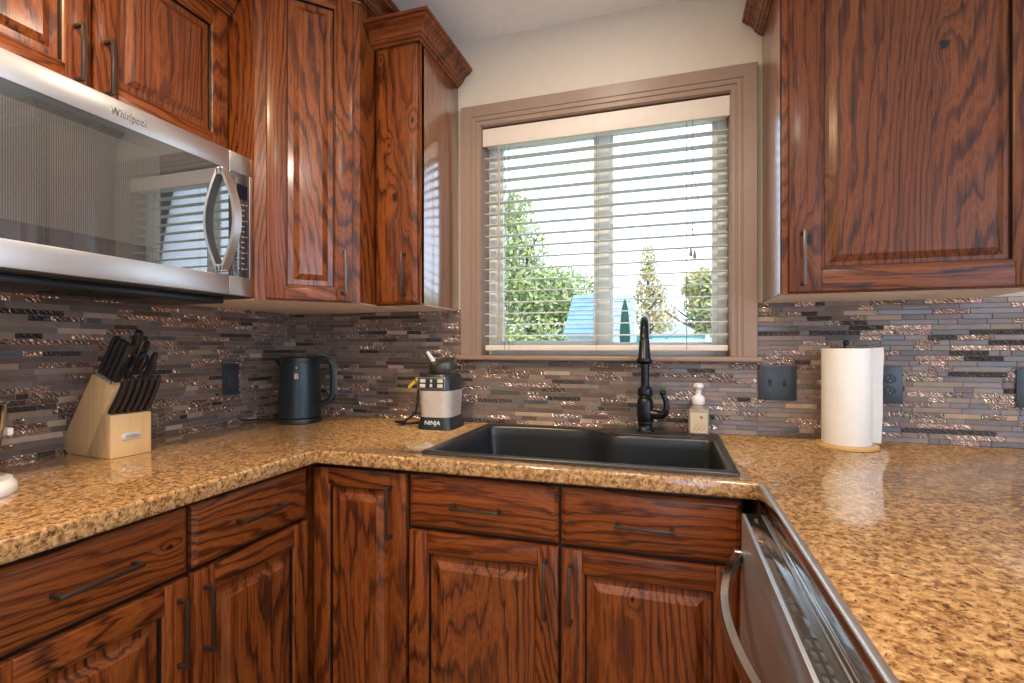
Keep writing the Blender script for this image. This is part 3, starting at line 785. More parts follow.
# ------------------------------------------------------------ microwave (local x = world +y, -y = world +x)
MW, MD = .757, .392
r = thing('microwave', 'stainless over-the-range microwave with black glass door on the left wall', 'microwave', (.405, -1.409, 1.376), PI/2)
mb = MB(); mb.box((0, .022, .012), (MW, MD, .432), 0, .003); mb.box((.01, .01, -.004), (MW-.012, MD-.05, .013), 1, .003)
mb.box((.04, .05, -.022), (MW-.06, MD-.10, -.003), 1, .004)
for i in range(9): mb.box((.30+i*.022, .09, -.0245), (.312+i*.022, .20, -.022), 2)
mb.build('body', [STEEL, BLACKP, DARKGAP], r)
DX = .668
mb = MB()
mb.box((0, 0, .002), (DX, .022, .060), 0, .002).box((0, 0, .378), (DX, .022, .437), 0, .002)
door = mb.build('door', [STEEL], r)
# glass with the perforated screen seen behind it
MWG, nt, b_ = newmat('microwave_door_glass')
setp(b_, col=(.045, .055, .065), rough=.02, spec=.6, coat=1.0, crough=.0, cior=2.6)
mb = MB(); mb.box((0, .0015, .058), (DX, .018, .380), 0); mb.build('glass', MWG, door)
SCR, nt, b_ = newmat('perforated_screen')
tc = N(nt, 'ShaderNodeTexCoord'); mp = N(nt, 'ShaderNodeMapping'); mp.inputs['Scale'].default_value = (230, 230, 230); vo = N(nt, 'ShaderNodeTexVoronoi')
vo.inputs['Randomness'].default_value = 0.0; vo.inputs['Scale'].default_value = 1.0
lk(nt, tc.outputs['Object'], mp.inputs[0]); lk(nt, mp.outputs[0], vo.inputs['Vector'])
rr = N(nt, 'ShaderNodeValToRGB'); rr.color_ramp.elements[0].position = .30; rr.color_ramp.elements[0].color = (.03, .03, .032, 1); rr.color_ramp.elements[1].position = .42; rr.color_ramp.elements[1].color = (.105, .11, .115, 1)
lk(nt, vo.outputs['Distance'], rr.inputs['Fac']); lk(nt, rr.outputs['Color'], b_.inputs['Base Color']); setp(b_, rough=.10, coat=1.0, crough=.0, cior=2.2)
mb = MB(); mb.box((.03, .0008, .098), (.455, .004, .345), 0); mb.build('screen', SCR, door)
mb = MB()
hp = []
for i in range(17):
    t = i/16; zz = .070 + t*.300; hp.append((DX-.022, -.004 - .050*math.sin(PI*t), zz))
mb.tube(hp, 1.0, sect=[(-.013, -.0045), (.013, -.0045), (.013, .0045), (-.013, .0045)], up=(0, -1, 0))
for q in (.066, .352): mb.box((DX-.035, -.010, q), (DX-.009, .002, q+.022), bev=.002)
mb.build('handle', STEEL, door)
text('logo', 'Whirlpool', .026, plain('etched_grey', (.30, .30, .30), .3, met=1.0), (.378, -.0006, .405), (PI/2, 0, 0), door, sx=.78)
mb = MB()
mb.box((DX+.0025, 0, .002), (MW, .022, .060), 0, .002).box((DX+.0025, 0, .378), (MW, .022, .437), 0, .002).box((MW-.012, 0, .058), (MW, .022, .380), 0, .0015)
cp = mb.build('control_panel', [STEEL], r)
mb = MB(); mb.box((DX+.003, .001, .058), (MW-.010, .018, .380), 0, .0008); mb.build('panel_glass', MWG, cp)
mb = MB(); mb.box((DX+.030, -.0004, .300), (MW-.022, .002, .345), 0); mb.build('display', plain('display_glass', (.006, .010, .022), .05), cp)
mb = MB()
for k in range(13):
    zz = .282 - k*.0165
    mb.box((DX+.046, .0002, zz), (DX+.058, .0013, zz+.0035)); 
    if k % 2 == 0: mb.box((DX+.030, .0002, zz), (DX+.040, .0013, zz+.003))
    if k % 3 == 0: mb.box((DX+.062, .0002, zz+.002), (DX+.070, .0013, zz+.0045))
mb.build('keypad_mark', plain('grey_print', (.32, .32, .32), .4), cp)

# ------------------------------------------------------------ dishwasher (local x = world -y, -y = world -x)
r = thing('dishwasher', 'stainless dishwasher with a bowed bar handle under the right-hand worktop', 'dishwasher', (1.860, -.735, 0), -PI/2)
BLUEST = steel('stainless_door', (.62, .66, .72), .40, axis=0)
mb = MB(); mb.box((.004, .0, .10), (.592, .55, .852), 0, .003); mb.box((.01, .04, .0), (.586, .50, .10), 0)
mb.build('tub', [BLACKP], r)
mb = MB()
fr = []
for i in range(13):
    zz = .12 + i/12*.742; b__ = .004*math.sin(PI*min(1, i/12*1.05)); fr.append((-.047 - b__, zz))
prof = [(-.001, .12)] + fr + [(-.001, .862)]
mb.prism([(a, b) for a, b in prof], 'x', 0, .597, 0, .0025)
door = mb.build('door', [BLUEST], r, 40)
mb = MB(); mb.box((.002, -.041, .8605), (.595, -.010, .8635), 0, .0008); tp = mb.build('top_control_strip', plain('grey_black_gloss', (.035, .033, .034), .06, coat=1.0, crough=.02), door)
mb = MB(); mb.box((0, -.008, .861), (.597, -.0015, .8735), 0, .0015); mb.build('trim_strip', STEELP, door)
mb = MB(); mb.box((.434, -.037, .8632), (.484, -.022, .8642), 0); mb.build('display', BLACKG, tp)
mb = MB()
for i in range(2): mb.box((.380+i*.024, -.036, .8632), (.398+i*.024, -.029, .8640), 0)
for i in range(4):
    mb.box((.490+i*.024, -.037, .8632), (.508+i*.024, -.031, .8642), 0, .0004); mb.box((.490+i*.024, -.027, .8632), (.508+i*.024, -.022, .8642), 0, .0004)
mb.box((.035, -.028, .8632), (.055, -.022, .8638), 0)
mb.build('button', plain('button_grey', (.06, .058, .056), .2), tp)
mb = MB(); hp = []
for i in range(25):
    t = i/24; hp.append((.018 + t*.561, -.052 - .054*math.sin(PI*t)**.8, .775 + .0*t))
mb.tube(hp, 1.0, sect=[(-.0125, -.006), (-.008, -.0085), (.008, -.0085), (.0125, -.006), (.0125, .006), (.008, .0085), (-.008, .0085), (-.0125, .006)], up=(0, -1, 0))
for q in (.006, .567): mb.box((q, -.066, .760), (q+.024, -.046, .790), bev=.004)
mb.build('handle', STEELP, door, 50)

# ------------------------------------------------------------ kettle
KM = plain('dark_slate_kettle_metal', (.024, .037, .043), .33, met=.45, scale=120)
KG = plain('grey_handle_edge', (.17, .18, .18), .35)
kt = thing('electric_kettle', 'dark slate electric kettle with a D-shaped handle in the left corner', 'kettle', (.219, -.222, .914))
mb = MB(); mb.lathe([(.079, .0), (.084, .002), (.085, .010), (.083, .019), (.078, .021)], (0, 0, 0), 48); mb.build('power_base', BLACKP, kt)
mb = MB(); mb.lathe([(.0785, .022), (.082, .025), (.0825, .036), (.0815, .10), (.0785, .17), (.0745, .236), (.0725, .246)], (0, 0, 0), 48)
mb.build('body', KM, kt)
mb = MB(); mb.lathe([(.0735, .244), (.0745, .250), (.073, .262), (.068, .2665), (.030, .268), (0, .268)], (0, 0, 0), 48); mb.build('lid', BLACKP, kt)
ka = math.radians(14)   # the handle points along the window wall
M = Matrix.Rotation(ka, 4, 'Z')
hp = [(.060, 0, .255), (.092, 0, .262), (.122, 0, .256), (.136, 0, .238), (.140, 0, .205), (.140, 0, .160), (.139, 0, .118), (.130, 0, .096), (.108, 0, .082), (.078, 0, .070)]
mb = MB(); mb.tube(hp, 1.0, sect=[(-.012, -.009), (-.008, -.0115), (.008, -.0115), (.012, -.009), (.012, .009), (.008, .0115), (-.008, .0115), (-.012, .009)], up=(0, 0, 1), mat=M)
hd = mb.build('handle', KM, kt, 60)
mb = MB(); ho = [(x+.0105*(1 if i > 1 else 0), 0, z+(.0115 if i < 4 else 0)) for i, (x, _, z) in enumerate(hp[1:8])]
mb.tube([(.095, 0, .2735), (.124, 0, .2670), (.1455, 0, .2445), (.1515, 0, .206), (.1515, 0, .160), (.1505, 0, .116)], 1.0, sect=[(-.008, -.0012), (.008, -.0012), (.008, .0012), (-.008, .0012)], up=(0, 0, 1), mat=M)
mb.build('handle_edge', KG, hd, 60)
mb = MB(); a = PI+ka
mb.loft([[(-.062, -.024, .200), (-.062, .024, .200), (-.062, .030, .252), (-.062, -.030, .252)], [(-.084, -.010, .226), (-.084, .010, .226), (-.088, .014, .256), (-.088, -.014, .256)],
         [(-.100, -.004, .244), (-.100, .004, .244), (-.104, .006, .257), (-.104, -.006, .257)]], 0, True, True)
bmesh.ops.transform(mb.bm, matrix=M, verts=mb.bm.verts)
mb.build('spout', KM, kt, 40)
COPPER = plain('copper_mark', (.55, .33, .22), .3, met=.8)
la = math.radians(-60)
lx, ly = math.cos(la), math.sin(la)
text('logo', 'B', .030, COPPER, (lx*.0765, ly*.0765, .190), (PI/2, 0, la+PI/2), kt, depth=.0014)
mb = MB(); mb.lathe([(0, 0), (.003, 0), (.003, .0015), (0, .002)], (0, 0, 0), 12, mat=Matrix.Translation((lx*.0745, ly*.0745, .224)) @ Matrix.Rotation(la, 4, 'Z') @ Matrix.Rotation(PI/2, 4, 'Y'))
mb.build('indicator_dot', plain('pale_dot', (.5, .6, .65), .3), kt)
mb = MB(); mb.tube([(-.080, -.005, .007), (-.13, -.02, .006), (-.17, -.05, .006), (-.19, -.04, .006), (-.205, -.08, .008), (-.212, -.10, .016), (-.219, -.11, .06), (-.220, -.125, .13), (-.222, -.135, .165)], .004, 8)
mb.build('power_cord', BLACKP, kt)

# ------------------------------------------------------------ small blender base
GREYM = plain('warm_grey_metallic', (.62, .57, .52), .33, met=.3)
GREYL = plain('light_button', (.60, .57, .50), .4)
NAVY = plain('dark_slate_plastic', (.018, .023, .027), .3)
bl_rz = math.radians(2)
r = thing('blender_base', 'small grey and black blender motor base near the left end of the sink', 'blender', (.828, -.165, .914), bl_rz)
def sq(w_, d, z, rad, n=6):
    out = []
    for sx, sy, a0 in ((1, 1, 0), (-1, 1, PI/2), (-1, -1, PI), (1, -1, 3*PI/2)):
        for i in range(n):
            a = a0 + PI/2*i/(n-1); out.append((sx*(w_/2-rad)+rad*math.cos(a), sy*(d/2-rad)+rad*math.sin(a), z))
    return out
mb = MB(); mb.loft([sq(.140, .158, .0, .034), sq(.146, .164, .003, .036), sq(.144, .162, .010, .036), sq(.128, .148, .046, .034)], 0, True, True); mb.build('foot', NAVY, r, 40)
mb = MB(); mb.loft([sq(.124, .144, .046, .034), sq(.128, .148, .090, .036), sq(.136, .156, .145, .040)], 0, True, True); mb.build('body', GREYM, r, 40)
mb = MB(); mb.loft([sq(.136, .158, .145, .040), sq(.136, .160, .152, .042), sq(.130, .152, .192, .040), sq(.120, .142, .204, .038), sq(.09, .11, .207, .036)], 0, True, True); top = mb.build('collar', NAVY, r, 40)
# control panel on the front-left face
TL = Matrix.Translation((-.006, -.0768, .172)) @ Matrix.Rotation(math.radians(-4), 4, 'X')
mb = MB(); mb.box((-.056, -.003, -.022), (.056, .004, .022), bev=.0025, mat=TL); cpn = mb.build('control_panel', plain('grey_panel', (.24, .23, .22), .35, met=.4), r)
mb = MB(); mb.box((-.052, -.0042, -.019), (.052, .0, .019), bev=.001, mat=TL); cpf = mb.build('panel_face', NAVY, cpn)
mb = MB()
for x in (-.034, .036):
    for z_ in (-.009, .009):
        mb.box((x-.011, -.0062, z_-.0065), (x+.011, -.003, z_+.0065), bev=.001, mat=TL)
mb.box((-.005, -.0060, -.014), (.005, -.003, -.002), bev=.001, mat=TL); mb.box((-.004, -.0060, .004), (.004, -.003, .014), bev=.001, mat=TL)
mb.build('button', GREYL, cpn)
text('logo', 'NINJA', .022, WHITEP, (-.002, -.0795, .026), (PI/2-.18, 0, 0), r, depth=.001, sx=1.05)
mb = MB(); mb.tube([(-.06, .03, .02), (-.09, .035, .010), (-.12, .035, .006), (-.155, .0, .0065), (-.175, -.01, .010), (-.165, .015, .014), (-.140, .02, .030), (-.120, .022, .048), (-.110, .018, .085), (-.104, .010, .130), (-.096, .010, .165), (-.080, .020, .195), (-.05, .04, .212), (-.02, .05, .212)], .0045, 8)
cd = mb.build('power_cord', BLACKP, r)
mb = MB(); mb.box((-.012, -.005, -.022), (.012, .005, .022), bev=.004, mat=Matrix.Translation((-.172, -.006, .013)) @ Matrix.Rotation(1.2, 4, 'Z') @ Matrix.Rotation(PI/2, 4, 'X')); mb.build('plug', BLACKP, cd)
mb = MB(); mb.box((-.018, -.002, -.006), (.018, .002, .006), bev=.001, mat=Matrix.Translation((-.126, .000, .160)) @ Matrix.Rotation(-.75, 4, 'Y')); mb.box((-.010, -.004, -.008), (.010, .004, .008), bev=.003, mat=Matrix.Translation((-.100, .002, .180)))
mb.build('cord_tag', plain('yellow_tag', (.62, .48, .05), .4), cd)
lid = thing('sip_lid', 'black round cup lid with a white spout tab resting on the small blender base', 'lid', (.838, -.155, 1.1225), bl_rz, rot=(math.radians(10), math.radians(-14), math.radians(25)))
mb = MB(); mb.lathe([(.048, .002), (.053, .001), (.054, .006), (.053, .030), (.050, .036), (.040, .040), (0, .041)], (0, 0, .0105), 36); mb.build('cap', plain('gunmetal_lid', (.075, .075, .07), .32, met=.6), lid)
mb = MB(); mb.tube([(-.030, .0, .048), (-.036, 0, .068), (-.043, 0, .088), (-.046, 0, .096)], [.009, .0075, .0065, .005], 12); mb.build('spout_tab', WHITEP, lid)
mb = MB(); mb.box((-.046, -.010, .047), (-.006, .010, .055), bev=.003); mb.build('hinge', NAVY, lid)

# ------------------------------------------------------------ knife block and knives
BLOCK = wood('pale_beech', light=(.74, .50, .25), mid=(.62, .39, .175), dark=(.46, .27, .11), rings=4, rough=.4, coat=.25, bump=.06, contrast=.5)
kz = math.radians(-4)      # block's front faces the room; local x = forwards, local y = across
kb = thing('knife_block', 'pale beech knife block full of black-handled knives by the left wall', 'knife block', (.022, -.935, .9145), kz + PI/2 - PI/2)
KW = .106
lean = Vector((.135, 0, .200)).normalized()     # the direction the knives slide in
side_main = [(.0, .0), (.085, .0), (.205, .193), (.112, .229), (-.034, .024)]
mb = MB(); mb.prism(side_main, 'y', 0, KW, 0, .003)
mb.build('tall_block', BLOCK, kb)
mb = MB(); mb.prism([(.0855, .0), (.196, .0), (.196, .119), (.1605, .1215)], 'y', -.001, KW+.001, 0, .003); fbk = mb.build('steak_block', BLOCK, kb)
mb = MB(); mb.prism([(KW/2-.026, .047), (KW/2+.026, .047), (KW/2+.026, .058), (KW/2+.022, .066), (KW/2-.022, .066), (KW/2-.026, .058)], 'x', .196, .1985, 0, .0008)
pl = mb.build('name_plate', plain('pewter_plate', (.72, .71, .69), .35, met=.5), kb)
mb = MB(); mb.lathe([(1, 0), (1, .0008), (.8, .0012), (0, .0012)], (0, 0, 0), 24, mat=Matrix.Translation((.1982, KW/2, .0565)) @ Matrix.Rotation(PI/2, 4, 'Y') @ Matrix.Diagonal((.005, .019, 1, 1)))
mb.build('plate_oval', plain('pewter_oval', (.50, .49, .48), .35, met=.6), pl)
Mkb = Matrix.Translation(kb.location) @ Matrix.Rotation(kz, 4, 'Z')
tilt = math.atan2(lean.x, lean.z)
def knife(name, label, cat, p, length, w0, w1, thk, group, blade_w=.02, style='plain', bolster=False, twist=0.0):
    """p: slot point in block coordinates; the handle runs along +z of the thing, the blade down -z"""
    base = Mkb @ Vector(p)
    o = thing(name, label, cat, base, 0, group, rot=(Matrix.Rotation(kz, 4, 'Z') @ Matrix.Rotation(tilt, 4, 'Y') @ Matrix.Rotation(twist, 4, 'Z')).to_euler())
    mb = MB()
    n = 8; loops = []
    for i in range(n+1):
        t = i/n; ww = w0 + (w1-w0)*t + .0016*math.sin(t*2*PI); 
        if i == n: ww *= .72
        bend = .006*math.sin(PI*t*.9)*(1 if style != 'straight' else 0) - (.004*t*t if style != 'straight' else 0)
        zz = .004 + t*length; tk = thk*(1 if i < n else .7)
        sec = []
        for a in range(12):
            an = 2*PI*a/12; ca, sa = math.cos(an), math.sin(an)
            sec.append((bend + ww/2*math.copysign(abs(ca)**.6, ca), tk/2*math.copysign(abs(sa)**.6, sa), zz))
        loops.append(sec)
    mb.loft(loops, 0, True, True)
    h = mb.build('handle', BLACKP, o, 50)
    mb = MB(); mb.box((-blade_w/2, -.0009, -.08), (blade_w/2, .0009, .006)); mb.build('blade', STEELP, o)
    if bolster:
        mb = MB(); mb.box((-w0/2-.001, -thk/2-.0008, -.0006), (w0/2+.001, thk/2+.0008, .008), bev=.002); mb.build('bolster', STEELP, o)
    mb = MB()
    for t in ((.25, .5, .75) if style == 'straight' else (.92,)):
        mb.tube([(.002 if style == 'straight' else -.002, -thk/2-.0006, .004+t*length), (.002 if style == 'straight' else -.002, thk/2+.0006, .004+t*length)], .0024, 10)
    mb.build('rivet', STEELP, h)
    return o
order = ['leftmost', 'second from left', 'third from left', 'fourth from left', 'fifth from left', 'rightmost']
kn0 = None
for i in range(6):
    yy = .009 + i*.0176; p = (.1790, yy, .1222)
    lab = 'black steak knife, ' + order[i] + ' of the six in the lower front row'
    if kn0 is None: kn0 = knife('steak_knife', lab, 'knife', p, .117, .0165, .0185, .0125, 'steak knives in the front row', .013)
    else: copy_thing(kn0, Mkb @ Vector(p), kn0.rotation_euler, lab)
tdir = Vector((.093, 0, -.036)).normalized()
def top_pt(s, y): v_ = Vector((.112, 0, .229)) + tdir*s; v_ += lean*.005; return (v_.x, y, v_.z)
kn = knife('kitchen_knife', 'long black-handled knife at the back of the left row, highest of that row', 'knife', top_pt(.010, .0175), .122, .021, .024, .0125, 'large knives in the block', .022, 'straight', True, PI/2)
for s, y, lab in ((.031, .0175, 'black-handled knife, second from the back in the left row of the block'),
                  (.052, .0175, 'black-handled knife, third from the back in the left row of the block'),
                  (.073, .0175, 'short black-handled knife with visible rivets, nearest the steak knives on the left')):
    copy_thing(kn, Mkb @ Vector(top_pt(s, y)), kn.rotation_euler, lab)
knife('sharpening_steel', 'black sharpening steel with thick round-ended handle, tallest in the middle of the block', 'sharpening steel', top_pt(.022, .062), .145, .017, .026, .022, None, .008)
knife('carving_knife', 'black-handled carving knife right of the sharpening steel', 'knife', top_pt(.026, .092), .112, .019, .021, .014, 'large knives in the block', .02, 'straight', True)
knife('paring_knife', 'black-handled paring knife at the far right behind the steak knives', 'knife', top_pt(.070, .095), .092, .018, .021, .013, 'large knives in the block', .016, 'straight', True)
o = thing('kitchen_scissors', 'black-handled kitchen scissors with ring grips in the middle of the block', 'scissors', Mkb @ Vector(top_pt(.052, .0625)), 0, rot=(Matrix.Rotation(kz, 4, 'Z') @ Matrix.Rotation(tilt, 4, 'Y')).to_euler())
for sgn in (-1, 1):
    mb = MB(); ring = [(sgn*.0 + .014*math.cos(a)*.9, sgn*.017 + .013*math.sin(a), .062 + .026*math.cos(a-.3)) for a in [2*PI*i/20 for i in range(20)]]
    ring = [(.002*sgn, sgn*.017 + .0125*math.sin(a), .058 + .027*math.cos(a)) for a in [2*PI*i/20 for i in range(20)]]
    mb.tube(ring, .0042, 8, closed=True, up=(1, 0, 0)); mb.tube([(0, sgn*.004, .0), (0, sgn*.005, .015), (.001*sgn, sgn*.010, .034)], [.0045, .0048, .0045], 8)
    mb.build('grip', BLACKP, o)
mb = MB(); mb.box((-.001, -.008, -.07), (.001, .008, .008)); mb.build('blade', STEELP, o)

# ------------------------------------------------------------ paper towels
px_, py_ = 2.179, -.142
ph = thing('paper_towel_holder', 'wooden paper towel stand with round base and black finial right of the sink', 'paper towel holder', (px_, py_, .914))
BEECH = wood('honey_wood_base', True, light=(.66, .40, .16), mid=(.54, .30, .11), dark=(.36, .18, .06), rings=4, bump=.06, contrast=.5)
mb = MB(); mb.lathe([(.080, 0), (.084, .002), (.084, .009), (.081, .0125), (0, .0125)], (0, 0, 0), 56); mb.build('base', BEECH, ph)
mb = MB(); mb.lathe([(.008, .012), (.008, .310), (0, .310)], (0, 0, 0), 16); mb.build('rod', BRONZE, ph)
mb = MB(); mb.lathe([(.004, .308), (.005, .311), (.0085, .316), (.009, .321), (.006, .326), (0, .328)], (0, 0, 0), 20); mb.build('finial', BLACKP, ph)
pr_ = thing('paper_towel_roll', 'white paper towel roll with a loose end standing on its wooden stand', 'paper towels', (px_, py_, .9268))
PAPER = plain('white_paper_towel', (.86, .84, .80), .9, var=.02, bump=.25, bscale=160)
mb = MB(); R_ = .0655
mb.lathe([(.020, 0), (R_-.001, 0), (R_, .002), (R_, .287), (R_-.001, .289), (.020, .289), (.019, .2885), (.019, .0005)], (0, 0, 0), 64)
mb.build('roll', PAPER, pr_, 50)
mb = MB(); mb.lathe([(.0195, -.0), (.0195, .2895), (.0170, .2895), (.0170, -.0)], (0, 0, 0), 28); mb.build('core', plain('cardboard', (.40, .28, .18), .8), pr_)
A_ = []
for i in range(8): an = math.radians(78) + (math.radians(30)-math.radians(78))*i/7; A_.append(((R_+.0010)*math.cos(an), (R_+.0010)*math.sin(an)))
x0_, y0_ = A_[-1]
for i in range(1, 9): A_.append((x0_ + .0054*i, y0_ - .0030*i + .00012*i*i))
mb = MB()
loop = lambda z: [(x, y, z + (.004*max(0, i-8)/8 if z > .1 else .0)) for i, (x, y) in enumerate(A_)] + [(x+.0002, y+.0011, z + (.004*max(0, i-8)/8 if z > .1 else 0)) for i, (x, y) in reversed(list(enumerate(A_)))]
def bend(Lp, k): return [(x + (k if i in (14, 15, 16, 17) else k*.4 if i in (12, 13, 18, 19) else 0), y, z) for i, (x, y, z) in enumerate(Lp)]
mb.loft([bend(loop(.0004), -.004), loop(.09), loop(.18), bend(loop(.270), .003), bend(loop(.289), .002)], 0, True, True)
mb.build('loose_sheet', PAPER, pr_, 50)

# ------------------------------------------------------------ wall plates
PLATE = plain('dark_slate_plate', (.042, .055, .072), .30, met=.2)
def plate(root, w_, h_, th=.006):
    mb = MB(); mb.box((-w_/2, -th, -h_/2), (w_/2, 0, h_/2), bev=.0025, seg=2); return mb.build('cover_plate', PLATE, root)
WY = -.0086
r = thing('light_switch', 'dark double toggle switch plate on the tile left of the paper towels', 'light switch', (2.013, WY, 1.0985))
pl = plate(r, .117, .118)
for x in (-.023, .023):
    mb = MB(); mb.box((x-.0055, -.0068, -.0125), (x+.0055, -.0058, .0125)); mb.box((x-.0042, -.017, -.001 if x < 0 else -.009), (x+.0042, -.005, .009 if x < 0 else .001), bev=.0015)
    mb.build('toggle', BLACKP, r)
    mb = MB()
    for z_ in (-.030, .030): mb.lathe([(.0028, 0), (.0028, .0008), (0, .0014)], (0, 0, 0), 10, mat=Matrix.Translation((x, -.006, z_)) @ Matrix.Rotation(PI/2, 4, 'X'))
    mb.build('screw', BRONZE, pl)
def outlet(loc, label, rz=0, twins=True):
    r = thing('wall_outlet', label, 'outlet', loc, rz)
    pl = plate(r, .072, .118)
    for z_ in (-.0195, .0195):
        mb = MB(); mb.lathe([(.0165, 0), (.0165, .0022), (.0155, .0030), (0, .0030)], (0, 0, 0), 28, mat=Matrix.Translation((0, -.0055, z_)) @ Matrix.Rotation(PI/2, 4, 'X') @ Matrix.Diagonal((1, .84, 1, 1)))
        rc = mb.build('receptacle', BLACKP, r)
        mb = MB(); mb.box((-.0070, -.0090, z_+.001), (-.0052, -.0083, z_+.009)); mb.box((.0052, -.0090, z_+.002), (.0068, -.0083, z_+.008)); mb.lathe([(.0026, 0), (.0026, .0006)], (0, 0, 0), 10, mat=Matrix.Translation((0, -.0084, z_-.006)) @ Matrix.Rotation(PI/2, 4, 'X'))
        mb.build('slot', plain('slot_grey', (.20, .20, .21), .4), rc)
    mb = MB(); mb.lathe([(.0028, 0), (.0028, .0008), (0, .0014)], (0, 0, 0), 10, mat=Matrix.Translation((0, -.006, 0)) @ Matrix.Rotation(PI/2, 4, 'X')); mb.build('screw', BRONZE, pl)
    return r
outlet((2.337, WY, 1.0985), 'dark duplex outlet partly hidden behind the paper towel roll')
r = thing('rocker_switch', 'dark switch plate on the tile cut off by the right edge of the photo', 'light switch', (2.697, WY, 1.096))
pl = plate(r, .074, .118)
mb = MB(); mb.box((-.0165, -.0085, -.033), (.0165, -.005, .033), bev=.0012); mb.build('rocker', BLACKP, r)
r = thing('device_outlet', 'black decorator outlet on the left wall beside the kettle', 'outlet', (.0086, -.368, 1.094), PI/2)
pl = plate(r, .074, .120, .007)
mb = MB(); mb.box((-.0165, -.0105, -.034), (.0165, -.006, .034), bev=.0012); rc = mb.build('insert', plain('charcoal_insert', (.05, .055, .06), .35), r)
mb = MB()
for z_ in (-.020, .016):
    mb.box((-.0068, -.0110, z_), (-.0050, -.0103, z_+.008)); mb.box((.0050, -.0110, z_), (.0066, -.0103, z_+.007))
mb.build('slot', BLACKP, rc)

MIXP = (.234, -1.308, .914)
# ------------------------------------------------------------ white stand mixer cut by the left edge of the frame
WHG = plain('glossy_white_enamel', (.84, .83, .81), .12, var=.01, coat=.6, crough=.03)
r = thing('stand_mixer', 'white enamel stand mixer cut off by the left edge of the photo', 'mixer', MIXP, math.radians(0))
mb = MB(); mb.loft([sq(.30, .215, .0, .10, 10), sq(.306, .221, .004, .103, 10), sq(.304, .219, .020, .103, 10), sq(.290, .206, .030, .10, 10)], 0, True, True); mb.build('base', WHG, r, 50)
mb = MB(); mb.loft([sq(.090, .10, .028, .04), sq(.080, .085, .10, .036), sq(.078, .080, .24, .034)], 0, True, True)
bmesh.ops.translate(mb.bm, verts=mb.bm.verts, vec=(-.095, 0, 0)); mb.build('column', WHG, r, 50)
mb = MB(); mb.tube([(-.15, 0, .285), (-.13, 0, .285), (-.06, 0, .288), (.03, 0, .288), (.095, 0, .282), (.112, 0, .280)], [.03, .056, .064, .066, .058, .035], 24); mb.build('head', WHG, r, 50)
mb = MB(); mb.lathe([(.035, .052), (.055, .056), (.090, .090), (.100, .140), (.102, .186), (.106, .188), (.106, .191), (.099, .190), (.088, .10), (.0, .062)], (.030, 0, 0), 48); mb.build('bowl', STEELP, r, 40)
mb = MB(); mb.box((-.07, -.118, .110), (.045, -.106, .128), bev=.004); mb.box((-.07, .106, .110), (.045, .118, .128), bev=.004); mb.box((-.08, -.118, .108), (-.062, .118, .130), bev=.004); mb.box((.022, -.132, .114), (.038, -.10, .124), bev=.003)
mb.build('bowl_arm', WHG, r, 40)
mb = MB(); mb.tube([(.045, 0, .23), (.045, 0, .12), (.040, .02, .09)], [.008, .008, .012], 10); mb.build('beater', STEELP, r)

# ------------------------------------------------------------ ceiling lamps
LAMP = bpy.data.materials.new('lamp_glow'); LAMP.use_nodes = True
_b = LAMP.node_tree.nodes['Principled BSDF']; setp(_b, col=(.9, .85, .75), emis=(1, .86, .66), es=4.0)
names = ['nearest the microwave', 'just in front of the window', 'added as fill in the middle of the room', 'added as fill behind the camera']
for i, (x, y, e, c_) in enumerate(CANS):
    r = thing('ceiling_downlight', 'white recessed ceiling downlight ' + names[i], 'ceiling light', (x, y, CZ), 0, 'ceiling downlights')
    mb = MB(); mb.lathe([(.060, -.001), (.062, -.004), (.080, -.004), (.084, 0)], (0, 0, 0), 36); mb.build('trim_ring', WHITEP, r)
    mb = MB(); mb.lathe([(0, -.0015), (.060, -.0015), (.060, -.0005)], (0, 0, 0), 36); mb.build('lens', LAMP, r)
    ld = bpy.data.lights.new('downlight_lamp', 'AREA'); ld.shape = 'DISK'; ld.size = .17; ld.energy = e; ld.color = c_
    lo = bpy.data.objects.new('downlight_lamp', ld); COL.objects.link(lo); lo.location = (0, 0, -.008); lo.parent = r

